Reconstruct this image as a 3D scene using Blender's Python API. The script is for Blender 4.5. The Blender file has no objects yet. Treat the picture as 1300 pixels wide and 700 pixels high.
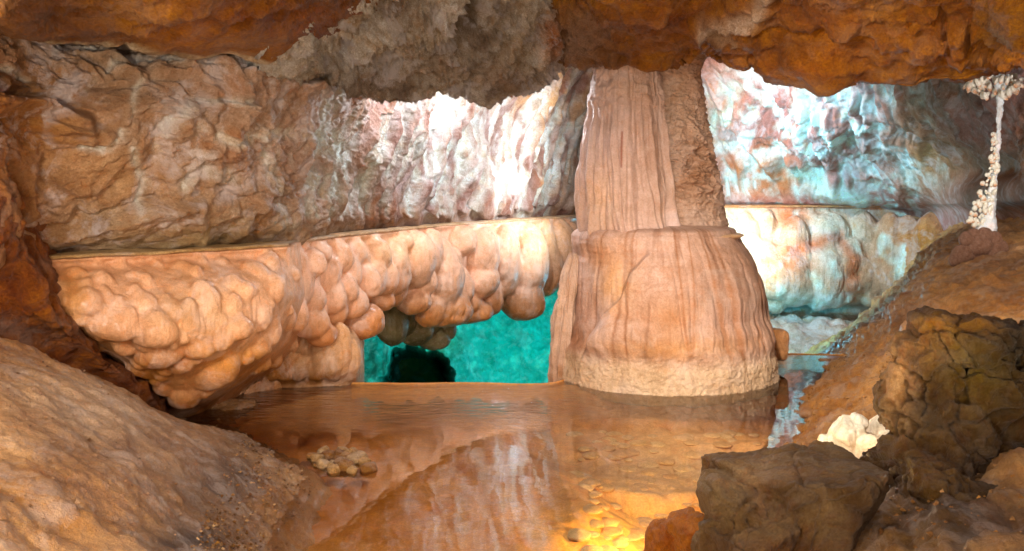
import bpy, math, random
import numpy as np

# ------------------------------------------------------------------ camera, world, lamps
F = 1250.0; CH = 1.6; HY = 235.0          # focal length in photo pixels, eye height, horizon row
S = bpy.context.scene
col = S.collection
R = math.radians
random.seed(7); RNG = np.random.default_rng(11)

cam_d = bpy.data.cameras.new('camera'); cam = bpy.data.objects.new('camera', cam_d); col.objects.link(cam)
cam.location = (0, 0, CH); cam.rotation_euler = (R(90), 0, 0)
cam_d.sensor_width = 36.0; cam_d.lens = F / 1300 * 36.0
cam_d.shift_y = -(350 - HY) / 1300.0
cam_d.clip_start = 0.05; cam_d.clip_end = 500
S.camera = cam

W = bpy.data.worlds.new('World'); S.world = W; W.use_nodes = True
bg = W.node_tree.nodes['Background']
bg.inputs[0].default_value = (1.0, 0.91, 0.88, 1); bg.inputs[1].default_value = 1.2

def pp(px, py, D):
    return np.array([(px - 650) / F * D, D, CH - (py - HY) / F * D])
def pz(px, D, z):
    return np.array([(px - 650) / F * D, D, z])
def rimD(y): return F * (CH - 1.18) / (y - HY)

def lamp(name, loc, power, color, radius=0.15, kind='POINT', target=None, angle=60, blend=0.6):
    d = bpy.data.lights.new(name, kind); d.energy = power; d.color = color; d.shadow_soft_size = radius
    o = bpy.data.objects.new(name, d); col.objects.link(o); o.location = tuple(loc)
    if kind == 'SPOT':
        d.spot_size = R(angle); d.spot_blend = blend
        from mathutils import Vector
        o.rotation_euler = (Vector(tuple(target)) - Vector(tuple(loc))).to_track_quat('-Z', 'Y').to_euler()
    return o
lamp('key_floodlight', (-2.0, 0.4, 2.15), 250, (1.0, 0.90, 0.82), 0.15)
lamp('right_light', (2.0, -0.3, 2.0), 50, (1.0, 0.82, 0.68), 0.4)  # warm light out of view behind the camera
lamp('ground_floodlight', (-0.5, 0.9, 0.75), 105, (1.0, 0.88, 0.72), 0.15)
lamp('side_fill_light', (-1.85, 2.3, 2.0), 70, (1.0, 0.90, 0.80), 0.08)  # unseen fill added off to the left to rake the wall
lamp('bank_fill_light', (4.55, 7.9, 1.9), 75, (1.0, 0.93, 0.92), 0.12, 'SPOT', pp(1170, 185, 15.5), 95, 1.0)  # unseen fill added beyond the right edge for the far right wall
lamp('slope_fill_light', (0.6, 4.2, 2.55), 330, (1.0, 0.86, 0.64), 0.12, 'SPOT', (2.9, 7.8, .5), 75, 1.0)  # added overhead out of view to brighten the right slope
lamp('ceiling_fill_light', (1.75, 3.0, 0.75), 60, (1.0, 0.80, 0.50), 0.12, 'SPOT', (1.6, 5.2, 2.6), 120, 1.0)  # unseen light added to brighten the right ceiling
lamp('ceiling_fill_light', (-1.7, 2.4, 1.15), 38, (1.0, 0.80, 0.50), 0.12, 'SPOT', (-1.6, 4.2, 2.6), 120, 1.0)  # same addition out of view on the left, for that ceiling
lamp('far_warm_fill', pp(850, 90, 16.6), 260, (1.0, 0.72, 0.60), 0.2, 'SPOT', pp(1050, 200, 18.5), 120, 1.0)  # added fill that lifts the far chamber
lamp('pool_fill_light', (0.75, 4.3, 2.55), 95, (1.0, 0.92, 0.82), 0.10, 'SPOT', (0.45, 5.6, 0), 140, 0.8)  # added above the frame to brighten the pool bed
lamp('wall_floodlight', pp(812, 240, 10.9), 150, (0.92, 0.95, 1.0), 0.12, 'SPOT', pp(600, 195, 11.6), 120, 1.0)
lamp('flute_fill_light', pp(640, 107, 9.2), 62, (0.90, 0.94, 1.0), 0.10)  # added behind the ceiling lip to brighten the fluted wall
lamp('flute_fill_light', pp(525, 112, 8.15), 15, (0.90, 0.92, 1.0), 0.08)  # second added light, for the left end of the flutes
lamp('cyan_floodlight', pp(866, 150, 15.2), 760, (0.34, 0.74, 1.0), 0.2, 'SPOT', pp(1050, 270, 19.0), 100, 1.0)
lamp('white_floodlight', pp(905, 300, 16.6), 430, (1.0, 0.95, 0.90), 0.15, 'SPOT', pp(950, 315, 19.0), 52, 1.0)
lamp('teal_lamp', pp(745, 440, 12.6), 230, (0.0, .92, 0.90), 0.15, 'SPOT', pp(600, 430, 15.5), 110, 1.0)
lamp('teal_lamp_low', pz(630, 11.0, -1.0), 150, (0.0, .92, 0.90), 0.15, 'SPOT', pp(640, 420, 15.5), 100, 1.0)
lamp('far_cyan_lamp', pp(955, 425, 16.4), 90, (0.15, 0.72, 1.0), 0.1)
lamp('amber_underwater_lamp', pz(868, 4.75, -0.10), 20, (1.0, 0.60, 0.12), 0.03)
lamp('small_warm_lamp', pp(1062, 600, 4.35), 3.0, (1.0, 0.76, 0.52), 0.05)

S.view_settings.view_transform = 'Standard'
try: S.view_settings.look = 'None'
except Exception: pass
S.view_settings.exposure = 1.12; S.view_settings.gamma = 1.0
S.cycles.max_bounces = 8; S.cycles.diffuse_bounces = 3; S.cycles.transparent_max_bounces = 12
S.cycles.caustics_reflective = False; S.cycles.caustics_refractive = False
S.cycles.sample_clamp_indirect = 4.0

# ------------------------------------------------------------------ noise
def _h(ix, iy, iz, s):
    x = (ix.astype(np.int64) * 374761393 + iy.astype(np.int64) * 668265263 + iz.astype(np.int64) * 2147483647 + s * 1274126177) & 0xffffffff
    x = ((x ^ (x >> 13)) * 1274126177) & 0xffffffff
    x = ((x ^ (x >> 16)) * 2246822519) & 0xffffffff
    return x ^ (x >> 15)
def rnd(ix, iy, iz, s): return (_h(ix, iy, iz, s) & 0xffffff) / float(0x1000000)
def vnoise(p, s=0):
    """smooth gradient noise, about -1..1"""
    f = np.floor(p); t = p - f; i = f.astype(np.int64)
    w = t * t * t * (t * (t * 6 - 15) + 10)
    out = 0
    for a in (0, 1):
        for b in (0, 1):
            for c in (0, 1):
                h = _h(i[:, 0] + a, i[:, 1] + b, i[:, 2] + c, s)
                g0 = ((h & 1023) / 511.5 - 1); g1 = (((h >> 10) & 1023) / 511.5 - 1); g2 = (((h >> 20) & 1023) / 511.5 - 1)
                v = g0 * (t[:, 0] - a) + g1 * (t[:, 1] - b) + g2 * (t[:, 2] - c)
                ww = (w[:, 0] if a else 1 - w[:, 0]) * (w[:, 1] if b else 1 - w[:, 1]) * (w[:, 2] if c else 1 - w[:, 2])
                out = out + v * ww
    return out * 1.5
def fbm(p, o=4, s=0, g=0.5, l=2.03):
    a = 1.0; r = 0; n = 0
    for k in range(o):
        r = r + a * vnoise(p, s + k * 17); n += a; a *= g; p = p * l + 3.7
    return r / n
def ridged(p, o=4, s=0, g=0.5, l=2.07):
    a = 1.0; r = 0; n = 0
    for k in range(o):
        r = r + a * (1 - np.abs(vnoise(p, s + k * 13)) * 2.2); n += a; a *= g; p = p * l + 5.1
    return r / n
def worley(p, s=0):
    """F1 distance and F2-F1"""
    f = np.floor(p).astype(np.int64); f1 = np.full(len(p), 9.0); f2 = np.full(len(p), 9.0)
    for a in (-1, 0, 1):
        for b in (-1, 0, 1):
            for c in (-1, 0, 1):
                ix, iy, iz = f[:, 0] + a, f[:, 1] + b, f[:, 2] + c
                dx = ix + rnd(ix, iy, iz, s) - p[:, 0]; dy = iy + rnd(ix, iy, iz, s + 1) - p[:, 1]; dz = iz + rnd(ix, iy, iz, s + 2) - p[:, 2]
                d = dx * dx + dy * dy + dz * dz
                m = d < f1; f2 = np.where(m, f1, np.minimum(f2, d)); f1 = np.where(m, d, f1)
    return np.sqrt(f1), np.sqrt(f2) - np.sqrt(f1)
def domes(p, s=0):
    f1, e = worley(p, s); return np.sqrt(np.clip(1 - (f1 / 1.0) ** 2, 0, 1))
def sst(x, a, b):
    t = np.clip((x - a) / (b - a), 0, 1); return t * t * (3 - 2 * t)
def V(*s): return np.array(s, float)

# ------------------------------------------------------------------ lofts
def cr(pts, t):
    """Catmull-Rom through pts (n,...) at parameters t in 0..n-1"""
    n = len(pts); i = np.clip(np.floor(t).astype(int), 0, n - 2); f = (t - i)
    f = f.reshape((-1,) + (1,) * (pts.ndim - 1))
    g = lambda k: pts[np.clip(k, 0, n - 1)]
    p0 = np.where((i == 0).reshape(f.shape), 2 * g(i) - g(i + 1), g(i - 1))
    p3 = np.where((i == n - 2).reshape(f.shape), 2 * g(i + 1) - g(i), g(i + 2))
    p1, p2 = g(i), g(i + 1)
    return 0.5 * (2 * p1 + (p2 - p0) * f + (2 * p0 - 5 * p1 + 4 * p2 - p3) * f ** 2 + (3 * p1 - p0 - 3 * p2 + p3) * f ** 3)
def params(dist, n):
    c = np.concatenate([[0], np.cumsum(np.maximum(dist, 1e-4))])
    return np.interp(np.linspace(0, c[-1], n), c, np.arange(len(c)))
class Sheet:
    """grid surface through rails of 3-D points; flip chooses the outward side"""
    def __init__(s, rails, nu, nv, flip=False):
        rs = []
        for r in rails:
            r = np.array(r, float)
            vis = np.linalg.norm(np.diff(r, axis=0), axis=1)
            rs.append(cr(r, params(vis, nu)) if len(r) > 2 else cr(r, np.linspace(0, len(r) - 1, nu)))
        A = np.array(rs)
        d = np.mean(np.linalg.norm(np.diff(A, axis=0), axis=2), axis=1)
        G = cr(A, params(d, nv))
        s.G = G; s.nu = nu; s.nv = nv; s.flip = flip
        s.c = None
    def normals(s):
        du = np.gradient(s.G, axis=1); dv = np.gradient(s.G, axis=0)
        n = np.cross(du, dv) * (-1 if s.flip else 1)
        return (n / (np.linalg.norm(n, axis=2, keepdims=True) + 1e-9)).reshape(-1, 3)
    @property
    def P(s): return s.G.reshape(-1, 3)
    def disp(s, d):
        s.G = (s.P + s.normals() * np.asarray(d).reshape(-1, 1)).reshape(s.G.shape)
    def px(s):
        p = s.P; D = np.maximum(p[:, 1], 0.3)
        return p[:, 0] / D * F + 650, HY + (CH - p[:, 2]) / D * F
    def at(s, x, y):
        X, Y = s.px(); d = (X - x) ** 2 + (Y - y) ** 2
        k = np.argsort(d)[:14]; return s.P[k[np.argmin(s.P[k, 1])]].copy()

def seg_dist(X, Y, line):
    best = np.full(X.shape, 1e9)
    for (a, b), (c, d) in zip(line[:-1], line[1:]):
        vx, vy = c - a, d - b; L = vx * vx + vy * vy + 1e-9
        t = np.clip(((X - a) * vx + (Y - b) * vy) / L, 0, 1)
        best = np.minimum(best, np.hypot(X - a - t * vx, Y - b - t * vy))
    return best
def stroke(X, Y, line, w): return np.exp(-(seg_dist(X, Y, line) / w) ** 2)
def stepline(X, Y, line, w=3, reach=60):
    """1 just below a polyline fading out below it, 0 above (for ledges)"""
    lx = [p[0] for p in line]; ly = [p[1] for p in line]
    yy = np.interp(X, lx, ly); inside = sst(X, lx[0] - 6, lx[0] + 12) * (1 - sst(X, lx[-1] - 12, lx[-1] + 6))
    dy = Y - yy
    return inside * sst(dy, -w, w) * np.exp(-np.maximum(dy, 0) / reach)

def lin(c):
    c = np.array(c, float) / 255.0
    return np.where(c <= 0.04045, c / 12.92, ((c + 0.055) / 1.055) ** 2.4)
def blobs(X, Y, base, bl):
    """mineral colour regions: list of (x, y, rx, ry, colour, strength)"""
    c = np.tile(lin(base), (len(X), 1))
    for x, y, rx, ry, k, a in bl:
        w = np.exp(-(((X - x) / rx) ** 2 + ((Y - y) / ry) ** 2)) * a
        w = np.clip(w, 0, 1)[:, None]
        c = c * (1 - w) + lin(k) * w
    return c
def mix(c, k, w):
    w = np.clip(w, 0, 1)[:, None]; return c * (1 - w) + lin(k) * w

# ------------------------------------------------------------------ objects
def tag(o, label=None, cat=None, group=None, kind=None):
    if label: o['label'] = label
    if cat: o['category'] = cat
    if group: o['group'] = group
    if kind: o['kind'] = kind
    return o
def empty(name, loc, label, cat, group=None):
    o = bpy.data.objects.new(name, None); col.objects.link(o); o.location = tuple(loc); o.empty_display_size = 0.2
    return tag(o, label, cat, group)
def satur(c, k=1.2):
    l = (c * np.array([.25, .6, .15])).sum(1, keepdims=True); return np.clip(l + (c - l) * k, 0, 1)
def mesh_from(name, v, f, c=None, pale=None, smooth=True):
    m = bpy.data.meshes.new(name); v = np.asarray(v, np.float32); f = np.asarray(f, np.int32)
    m.vertices.add(len(v)); m.vertices.foreach_set('co', v.ravel())
    k = f.shape[1]; m.loops.add(f.size); m.loops.foreach_set('vertex_index', f.ravel())
    m.polygons.add(len(f)); m.polygons.foreach_set('loop_start', np.arange(0, f.size, k, dtype=np.int32))
    try: m.polygons.foreach_set('loop_total', np.full(len(f), k, np.int32))
    except Exception: pass
    m.polygons.foreach_set('use_smooth', np.full(len(f), smooth, dtype=bool))
    if c is not None:
        a = m.attributes.new('tint', 'FLOAT_COLOR', 'POINT')
        cc = np.ones((len(v), 4), np.float32); cc[:, :3] = np.clip(satur(c) * np.array([.97, 1.10, 1.0]), 0, 1)
        cc[:, 3] = 0 if pale is None else np.clip(pale, 0, 1)
        a.data.foreach_set('color', cc.ravel())
    m.update(); m.validate(); return m
def link(name, m, mat, parent=None, loc=None):
    o = bpy.data.objects.new(name, m); col.objects.link(o)
    if mat and not m.materials: m.materials.append(mat)
    if parent: o.parent = parent
    if loc is not None: o.location = tuple(loc)
    return o
def grid_faces(nu, nv, wrap=False, flip=False):
    a = np.arange(nu * nv).reshape(nv, nu)
    if wrap: a = np.concatenate([a, a[:, :1]], axis=1)
    q = np.stack([a[:-1, :-1], a[:-1, 1:], a[1:, 1:], a[1:, :-1]], -1).reshape(-1, 4)
    return q[:, ::-1] if flip else q
def build(name, sh, mat, parent=None, c=None, pale=None, base=None, wrap=False):
    p = sh.P
    if base is None:
        base = V(0, 0, 0) if parent is not None else V(p[:, 0].mean(), p[:, 1].mean(), p[:, 2].min())
    off = np.array(parent.location) if parent is not None else base
    m = mesh_from(name, p - off, grid_faces(sh.nu, sh.nv, wrap, sh.flip), c, pale)
    return link(name, m, mat, parent, None if parent is not None else base)

# ------------------------------------------------------------------ materials
def rock(name, rough=0.55, bump=0.5, fine=9.0, var=0.5, pale=(0.72, 0.64, 0.62), streak=0.0, spec=0.4, dist=0.02, coat=0.0, mott=0.5, sss=0.0):
    m = bpy.data.materials.new(name); m.use_nodes = True; nt = m.node_tree; N = nt.nodes; L = nt.links
    b = N['Principled BSDF']; b.inputs['Roughness'].default_value = rough
    b.inputs['Specular IOR Level'].default_value = spec
    if coat: b.inputs['Coat Weight'].default_value = coat; b.inputs['Coat Roughness'].default_value = 0.25
    if sss:
        b.inputs['Subsurface Weight'].default_value = sss; b.inputs['Subsurface Scale'].default_value = 0.06
        b.inputs['Subsurface Radius'].default_value = (1.0, 0.45, 0.2)
    tc = N.new('ShaderNodeTexCoord'); at = N.new('ShaderNodeAttribute'); at.attribute_name = 'tint'
    def noise(scale, detail=6, rgh=0.6, distort=0.0, vec=None):
        n = N.new('ShaderNodeTexNoise'); n.inputs['Scale'].default_value = scale; n.inputs['Detail'].default_value = detail
        n.inputs['Roughness'].default_value = rgh; n.inputs['Distortion'].default_value = distort
        L.new(vec if vec is not None else tc.outputs['Object'], n.inputs['Vector']); return n
    def maprange(x, a, b_, c, d):
        n = N.new('ShaderNodeMapRange'); n.inputs[1].default_value = a; n.inputs[2].default_value = b_
        n.inputs[3].default_value = c; n.inputs[4].default_value = d; L.new(x, n.inputs[0]); return n.outputs[0]
    def math_(op, x, y):
        n = N.new('ShaderNodeMath'); n.operation = op
        for k, q in enumerate((x, y)):
            if isinstance(q, (int, float)): n.inputs[k].default_value = q
            else: L.new(q, n.inputs[k])
        return n.outputs[0]
    def mixc(fac, a, bb, mode='MIX'):
        n = N.new('ShaderNodeMix'); n.data_type = 'RGBA'; n.blend_type = mode
        if isinstance(fac, (int, float)): n.inputs[0].default_value = fac
        else: L.new(fac, n.inputs[0])
        for k, q in ((6, a), (7, bb)):
            if isinstance(q, tuple): n.inputs[k].default_value = q + (1,)
            else: L.new(q, n.inputs[k])
        return n.outputs[2]
    n1 = noise(fine * 0.22, 8, 0.62, 0.6); n2 = noise(fine * 1.3, 9, 0.76, 0.3); n3 = noise(fine * 9, 5, 0.8)
    c = at.outputs['Color']
    v = maprange(n1.outputs['Fac'], 0.3, 0.7, 1 - var, 1 + var * 0.8)
    v = math_('MULTIPLY', v, maprange(n3.outputs['Fac'], 0.3, 0.7, 1 - var * 0.9, 1 + var * 0.9))
    v = math_('MULTIPLY', v, maprange(n2.outputs['Fac'], 0.3, 0.7, 1 - var * 0.9, 1 + var * 0.8))
    vv = N.new('ShaderNodeCombineColor'); 
    L.new(math_('POWER', v, 0.75), vv.inputs[0]); L.new(v, vv.inputs[1]); L.new(math_('POWER', v, 1.35), vv.inputs[2])
    c = mixc(1.0, c, vv.outputs[0], 'MULTIPLY')
    nm = noise(fine * 0.6, 5, 0.6, 1.5)                      # rusty mottling
    c = mixc(maprange(nm.outputs['Fac'], 0.52, 0.72, 0.0, mott), c, mixc(1.0, c, (1.05, 0.74, 0.38), 'MULTIPLY'))
    npv = noise(fine * 0.35, 10, 0.74, 0.5)                    # thin pale crusts
    fac = math_('MULTIPLY', maprange(npv.outputs['Fac'], 0.50, 0.60, 0.0, 0.9), at.outputs['Alpha'])
    c = mixc(fac, c, pale)
    h = math_('ADD', math_('MULTIPLY', n2.outputs['Fac'], 1.0), math_('MULTIPLY', n3.outputs['Fac'], 0.7))
    if streak:
        mp = N.new('ShaderNodeMapping'); mp.inputs['Scale'].default_value = (1, 1, 0.09); L.new(tc.outputs['Object'], mp.inputs[0])
        ns = noise(streak, 5, 0.6, 0.4, mp.outputs[0]); h = math_('ADD', h, math_('MULTIPLY', ns.outputs['Fac'], 1.3))
        sv = maprange(ns.outputs['Fac'], 0.3, 0.7, 0.82, 1.12)
        c = mixc(1.0, c, mixc(sv, (0.78, 0.68, 0.6), (1.15, 1.15, 1.15)), 'MULTIPLY')
    L.new(c, b.inputs['Base Color'])
    bp = N.new('ShaderNodeBump'); bp.inputs['Strength'].default_value = bump; bp.inputs['Distance'].default_value = dist * 1.7
    L.new(h, bp.inputs['Height']); L.new(bp.outputs[0], b.inputs['Normal'])
    rr = maprange(n2.outputs['Fac'], 0.3, 0.7, rough - 0.12, rough + 0.15); L.new(rr, b.inputs['Roughness'])
    return m
M_wall = rock('crusted_limestone', 0.55, 0.9, 7, 0.42, (0.70, 0.60, 0.57), dist=0.03)
M_far = rock('bright_flowstone', 0.4, 0.8, 5, 0.32, (0.78, 0.74, 0.74), streak=9, dist=0.05, mott=0.7)
M_ceil = rock('brown_ceiling_rock', 0.5, 1.0, 7, 0.62, (0.6, 0.45, 0.35), dist=0.03, spec=0.4)
M_grey = rock('grey_rough_rock', 0.7, 1.0, 11, 0.5, (0.62, 0.55, 0.54), dist=0.05)
M_lobe = rock('smooth_calcite', 0.32, 0.45, 10, 0.24, (0.8, 0.68, 0.62), streak=14, dist=0.02, coat=0.18, mott=0.35)
M_shelf = rock('amber_calcite', 0.38, 0.6, 11, 0.3, (0.75, 0.58, 0.48), streak=16, dist=0.02, coat=0.18, mott=0.6)
M_col = rock('column_calcite', 0.42, 0.7, 8, 0.26, (0.68, 0.55, 0.5), streak=4, dist=0.02, mott=0.3, coat=0.08)
M_sand = rock('wet_ground_rock', 0.42, 1.0, 14, 0.5, (0.55, 0.44, 0.38), dist=0.02, spec=0.5)
M_bould = rock('olive_boulder_rock', 0.45, 1.0, 14, 0.5, (0.5, 0.4, 0.28), dist=0.02, mott=0.8)
M_bed = rock('pool_bed_rock', 0.7, 0.4, 9, 0.35, (0.5, 0.35, 0.25), dist=0.02, mott=0.6)

# ------------------------------------------------------------------ the cave wall on the left and in the middle
xs = [-300, 0, 60, 200, 360, 470, 600, 730, 800]
rows = [
 ([10, 0, 20, 35, 50, 80, 80, 55, 45],            [3.9, 5.3, 5.9, 6.1, 6.8, 8.2, 9.7, 12.0, 12.8]),
 ([60, 55, 65, 75, 85, 110, 105, 85, 80],         [3.6, 4.9, 5.4, 5.7, 6.4, 8.0, 9.9, 12.2, 13.0]),
 ([110, 120, 120, 120, 120, 140, 140, 130, 130],  [3.5, 4.75, 5.25, 5.6, 6.4, 8.1, 10.2, 12.6, 13.5]),
 ([210, 210, 210, 205, 200, 205, 205, 200, 195],  [3.5, 4.8, 5.35, 5.8, 6.5, 8.25, 10.5, 13.1, 14.2]),
 ([290, 285, 290, 290, 280, 272, 266, 255, 250],  [3.6, 4.85, 5.65, 6.05, 6.8, 8.5, 10.7, 13.3, 14.6]),
]
rails = [[pp(x, y, d) for x, y, d in zip(xs, r[0], r[1])] for r in rows]
rb = [3.7, 4.95, 5.85, 6.35, 7.1, 8.8, 11.0, 13.6, 15.0]
rails.append([pz(x, d, 1.20) for x, d in zip(xs, rb)])
rails.append([pz(x, d + 0.4, 0.95) for x, d in zip(xs, rb)])
sh = Sheet(rails, 980, 400)
X, Y = sh.px(); p = sh.P.copy()
warp = np.stack([fbm(p * 1.1, 3, 5), fbm(p * 1.1, 3, 6), fbm(p * 1.1, 3, 7)], 1)
far = sst(X + 40 * fbm(p * 2, 3, 99), 400, 540)                                    # the fluted, brighter half
lw = 14 * fbm(p * 2.2, 3, 31); XW = X + lw; YW = Y + 12 * fbm(p * 2.2, 3, 32)
d = 0.16 * fbm(p * 1.3 + warp * 0.8, 4, 1)
rd = ridged(p * V(2.0, 2.0, 3.0) + warp * 1.4, 5, 2)
d *= 1 - .45 * far; d += 0.10 * (1 - far) * (rd - 0.3)
d += 0.05 * fbm(p * 7 + warp * 2, 4, 3) * (1 - 0.7 * far) + 0.018 * fbm(p * 24, 3, 8)
w1, w2 = worley(p * 6 + warp * 1.5, 9); d += 0.03 * (1 - far) * (1 - w1)
s_ = X + 0.28 * (Y - 200) + 10 * fbm(p * 1.5, 2, 12)
sp = np.stack([s_ / 19.0, Y / 190.0, X * 0 + 1.3], 1)
fl = ridged(sp, 2, 14) - .12 * (ridged(p * 4, 3, 19) - .4)
fl2 = ridged(np.stack([s_ / 34.0, Y / 140.0, X * 0 + 4.3], 1), 2, 15)
d += far * (0.12 * (fl - 0.4) + 0.20 * (fl2 - 0.4))
ledges = [([(-60, 112), (20, 118), (60, 122), (95, 138), (125, 150)], -0.12, 28), ([(40, 296), (90, 288), (150, 272), (200, 260), (262, 250)], -0.14, 60),
          ([(60, 152), (110, 158), (150, 166)], -0.08, 20), ([(210, 182), (230, 148), (265, 134), (330, 133)], -0.05, 40), ([(300, 88), (370, 96), (420, 108)], -0.1, 25)]
for ln, a, rc in ledges: d += a * stepline(XW, YW, ln, 2.5, rc)
d += 0.05 * stroke(XW, YW, [(-40, 110), (20, 116), (60, 119), (95, 134), (125, 146)], 5) + 0.05 * stroke(XW, YW, [(40, 292), (90, 284), (150, 268), (200, 256)], 4)
veins = [([(115, 112), (128, 92), (140, 76), (158, 80)], 5), ([(185, 98), (178, 128), (176, 150), (160, 172)], 5), ([(205, 195), (215, 165), (232, 150), (262, 137), (310, 131)], 5),
         ([(170, 190), (172, 212), (190, 235), (178, 262)], 6), ([(0, 60), (20, 72), (48, 92)], 4), ([(100, 182), (130, 190), (152, 178)], 4),
         ([(235, 232), (262, 220), (300, 232)], 10), ([(262, 172), (310, 182), (362, 168), (420, 172)], 9), ([(356, 190), (362, 250), (372, 290)], 10), ([(400, 80), (415, 105), (420, 140)], 8),
         ([(70, 55), (150, 60), (262, 76), (345, 84), (410, 100)], 4)]
vm = np.zeros(len(X))
for ln, w in veins: vm = np.maximum(vm, stroke(XW, YW, ln, w))
vm *= sst(fbm(p * 9, 3, 40), -0.45, 0.15)
d += 0.03 * vm
st = np.zeros(len(X)); rs = random.Random(5)
Xs = X + 5 * fbm(p * 2.5, 3, 77)
for k in range(120):
    x0 = rs.uniform(425, 775); y0 = rs.uniform(95, 200); L_ = rs.uniform(40, 150); sl = rs.uniform(.15, .42); bend = rs.uniform(-8, 8)
    ln = [(x0, y0), (x0 - sl * L_ * .5 + bend, y0 + L_ * .5), (x0 - sl * L_ * .8 + bend * .6, min(y0 + L_, 276))]
    st = np.maximum(st, stroke(Xs, Y, ln, rs.choice([1.2, 1.6, 2, 2.5, 4, 6])) * rs.uniform(.5, 1))
st *= sst(fbm(p * 6, 3, 79), -.6, .0)
d *= 1 - .35 * far
d += .07 * st
d *= sst(-Y, -330, -255) * 0.75 + 0.25
sh.disp(d)
c = blobs(X, Y, (182, 146, 126), [(-20, 200, 75, 190, (150, 82, 22), 1.0), (60, 165, 90, 50, (150, 96, 52), .8), (70, 110, 70, 40, (146, 100, 66), .8), (150, 230, 110, 50, (176, 128, 92), .8), (300, 110, 100, 30, (172, 134, 118), .8),
     (300, 190, 50, 30, (148, 88, 50), .7), (260, 300, 150, 25, (168, 140, 108), .8), (400, 200, 70, 90, (178, 142, 130), .9), (520, 200, 60, 90, (150, 112, 112), .95), (470, 150, 40, 40, (176, 128, 102), .8), (500, 275, 50, 16, (172, 118, 80), .8),
     (620, 200, 70, 80, (168, 128, 126), .9), (690, 130, 60, 50, (214, 160, 122), .9), (700, 220, 50, 60, (206, 160, 134), .9), (640, 120, 30, 20, (196, 140, 104), .7)])  # pinkish shade between the flutes is put into the base colour
c = mix(c, (222, 204, 196), vm * 0.95); c = mix(c, (206, 182, 176), (1 - far) * sst(fbm(p * 4 + 3, 5, 55, .65), .12, .34) * .75 * sst(X, 80, 250))
wm = sst(X, 350, 520) * sst(fl + 0.45 * fbm(p * 5, 4, 50), 0.36, 0.62)
c = mix(c, (206, 190, 196), wm * 0.3); c = mix(c, (238, 242, 248), st * .95)
c = mix(c, (136, 86, 76), far * sst(fbm(p * V(4, 4, 2), 4, 58), -.05, .25) * .8)
c = mix(c, (146, 92, 50), (1 - far) * sst(fbm(p * 2.5 + 8, 4, 51), 0.1, 0.45) * 0.5)
o = build('cave_wall', sh, M_wall, None, c, np.where(far > .5, 0.5, 0.75 * sst(rd, .1, .7)))
tag(o, kind='structure')

# left end wall running down to the ground
ys = [250, 290, 330, 380, 430, 490, 560]
q1 = list(zip([58, 60, 72, 80, 118, 185, 240], ys, [5.55, 5.5, 5.48, 5.42, 5.62, 6.15, 6.8]))
rails = [[pp(-420, y, 3.2) for y in ys], [pp(-120, y, 4.3) for y in ys], [pp(0, y, 4.8 + i * 0.09) for i, y in enumerate(ys)],
         [pp(x - 28, y, d - .22) for x, y, d in q1], [pp(x, y, d) for x, y, d in q1], [pp(x + 10, y, d + .5) for x, y, d in q1], [pp(x + 60, y, d + 1.8) for x, y, d in q1], [pp(x + 180, y, d + 3) for x, y, d in q1]]
sh = Sheet(rails, 220, 300, flip=True)
p = sh.P.copy(); X, Y = sh.px()
sh.disp(0.13 * fbm(p * 1.8, 4, 61) + 0.07 * (ridged(p * 3, 4, 62) - .4) + 0.02 * fbm(p * 16, 3, 63))
c = blobs(X, Y, (136, 74, 20), [(30, 330, 50, 40, (112, 58, 14), .8), (20, 390, 60, 20, (150, 84, 24), .8), (70, 420, 60, 25, (120, 68, 22), .7)])
tag(build('cave_wall_foot', sh, M_ceil, None, c, 0.2 + 0 * X), kind='structure')

# outer rock of the cavern beyond the modelled walls, left open behind the camera to let world light in
th = np.linspace(0, 2 * np.pi, 220); ph = np.linspace(.02, np.pi - .62, 120); T_, Q_ = np.meshgrid(th, ph)
sh = Sheet.__new__(Sheet); sh.G = np.stack([14 * np.sin(Q_) * np.cos(T_), 9 + 16 * np.cos(Q_), 1.5 + 6.5 * np.sin(Q_) * np.sin(T_)], -1); sh.nu = 220; sh.nv = 120; sh.flip = False
p = sh.P.copy(); sh.disp(.5 * fbm(p * .4, 4, 3) + .3 * (ridged(p * .8, 4, 4) - .4))
c = np.tile(lin((150, 104, 66)), (len(p), 1)) * (1 + .3 * fbm(p, 4, 5))[:, None]
tag(build('cave_shell', sh, M_ceil, None, c, .3 + 0 * p[:, 0]), kind='structure')
# ------------------------------------------------------------------ ceilings
def ceiling(name, lip, fwd, mat, nu, nv, dispf, colf, back=(22, 1.2), kind='structure'):
    lip = np.array(lip, float)
    rails = [[pp(x, y - back[0] * 2.2, d + back[1] * 2) for x, y, d in lip], [pp(x, y - back[0], d + back[1]) for x, y, d in lip],
             [pp(x, y - 6, d + 0.18) for x, y, d in lip], [pp(x, y, d) for x, y, d in lip], [pp(x, y - 8, d - 0.12) for x, y, d in lip]]
    for fy, fd, sx in fwd:
        rails.append([pp(650 + (x - 650) * sx, min(y - 12, fy), max(d + fd, 0.7)) for x, y, d in lip])
    sh = Sheet(rails, nu, nv)
    p = sh.P.copy(); X, Y = sh.px(); sh.disp(dispf(p, X, Y)); cc, pl = colf(p, X, Y)
    return tag(build(name, sh, mat, None, cc, pl), kind=kind)
lipL = [(-330, 30, 3.7), (-120, 25, 4.2), (0, 27, 4.75), (20, 38, 4.85), (45, 54, 4.95), (75, 57, 5.1), (110, 59, 5.2), (150, 58, 5.3), (200, 66, 5.5), (235, 72, 5.6), (262, 75, 5.7), (290, 69, 5.8), (345, 80, 6.1), (375, 72, 6.25), (410, 62, 6.5), (440, 42, 6.7), (475, 15, 6.9), (500, -20, 7.1)]
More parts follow.
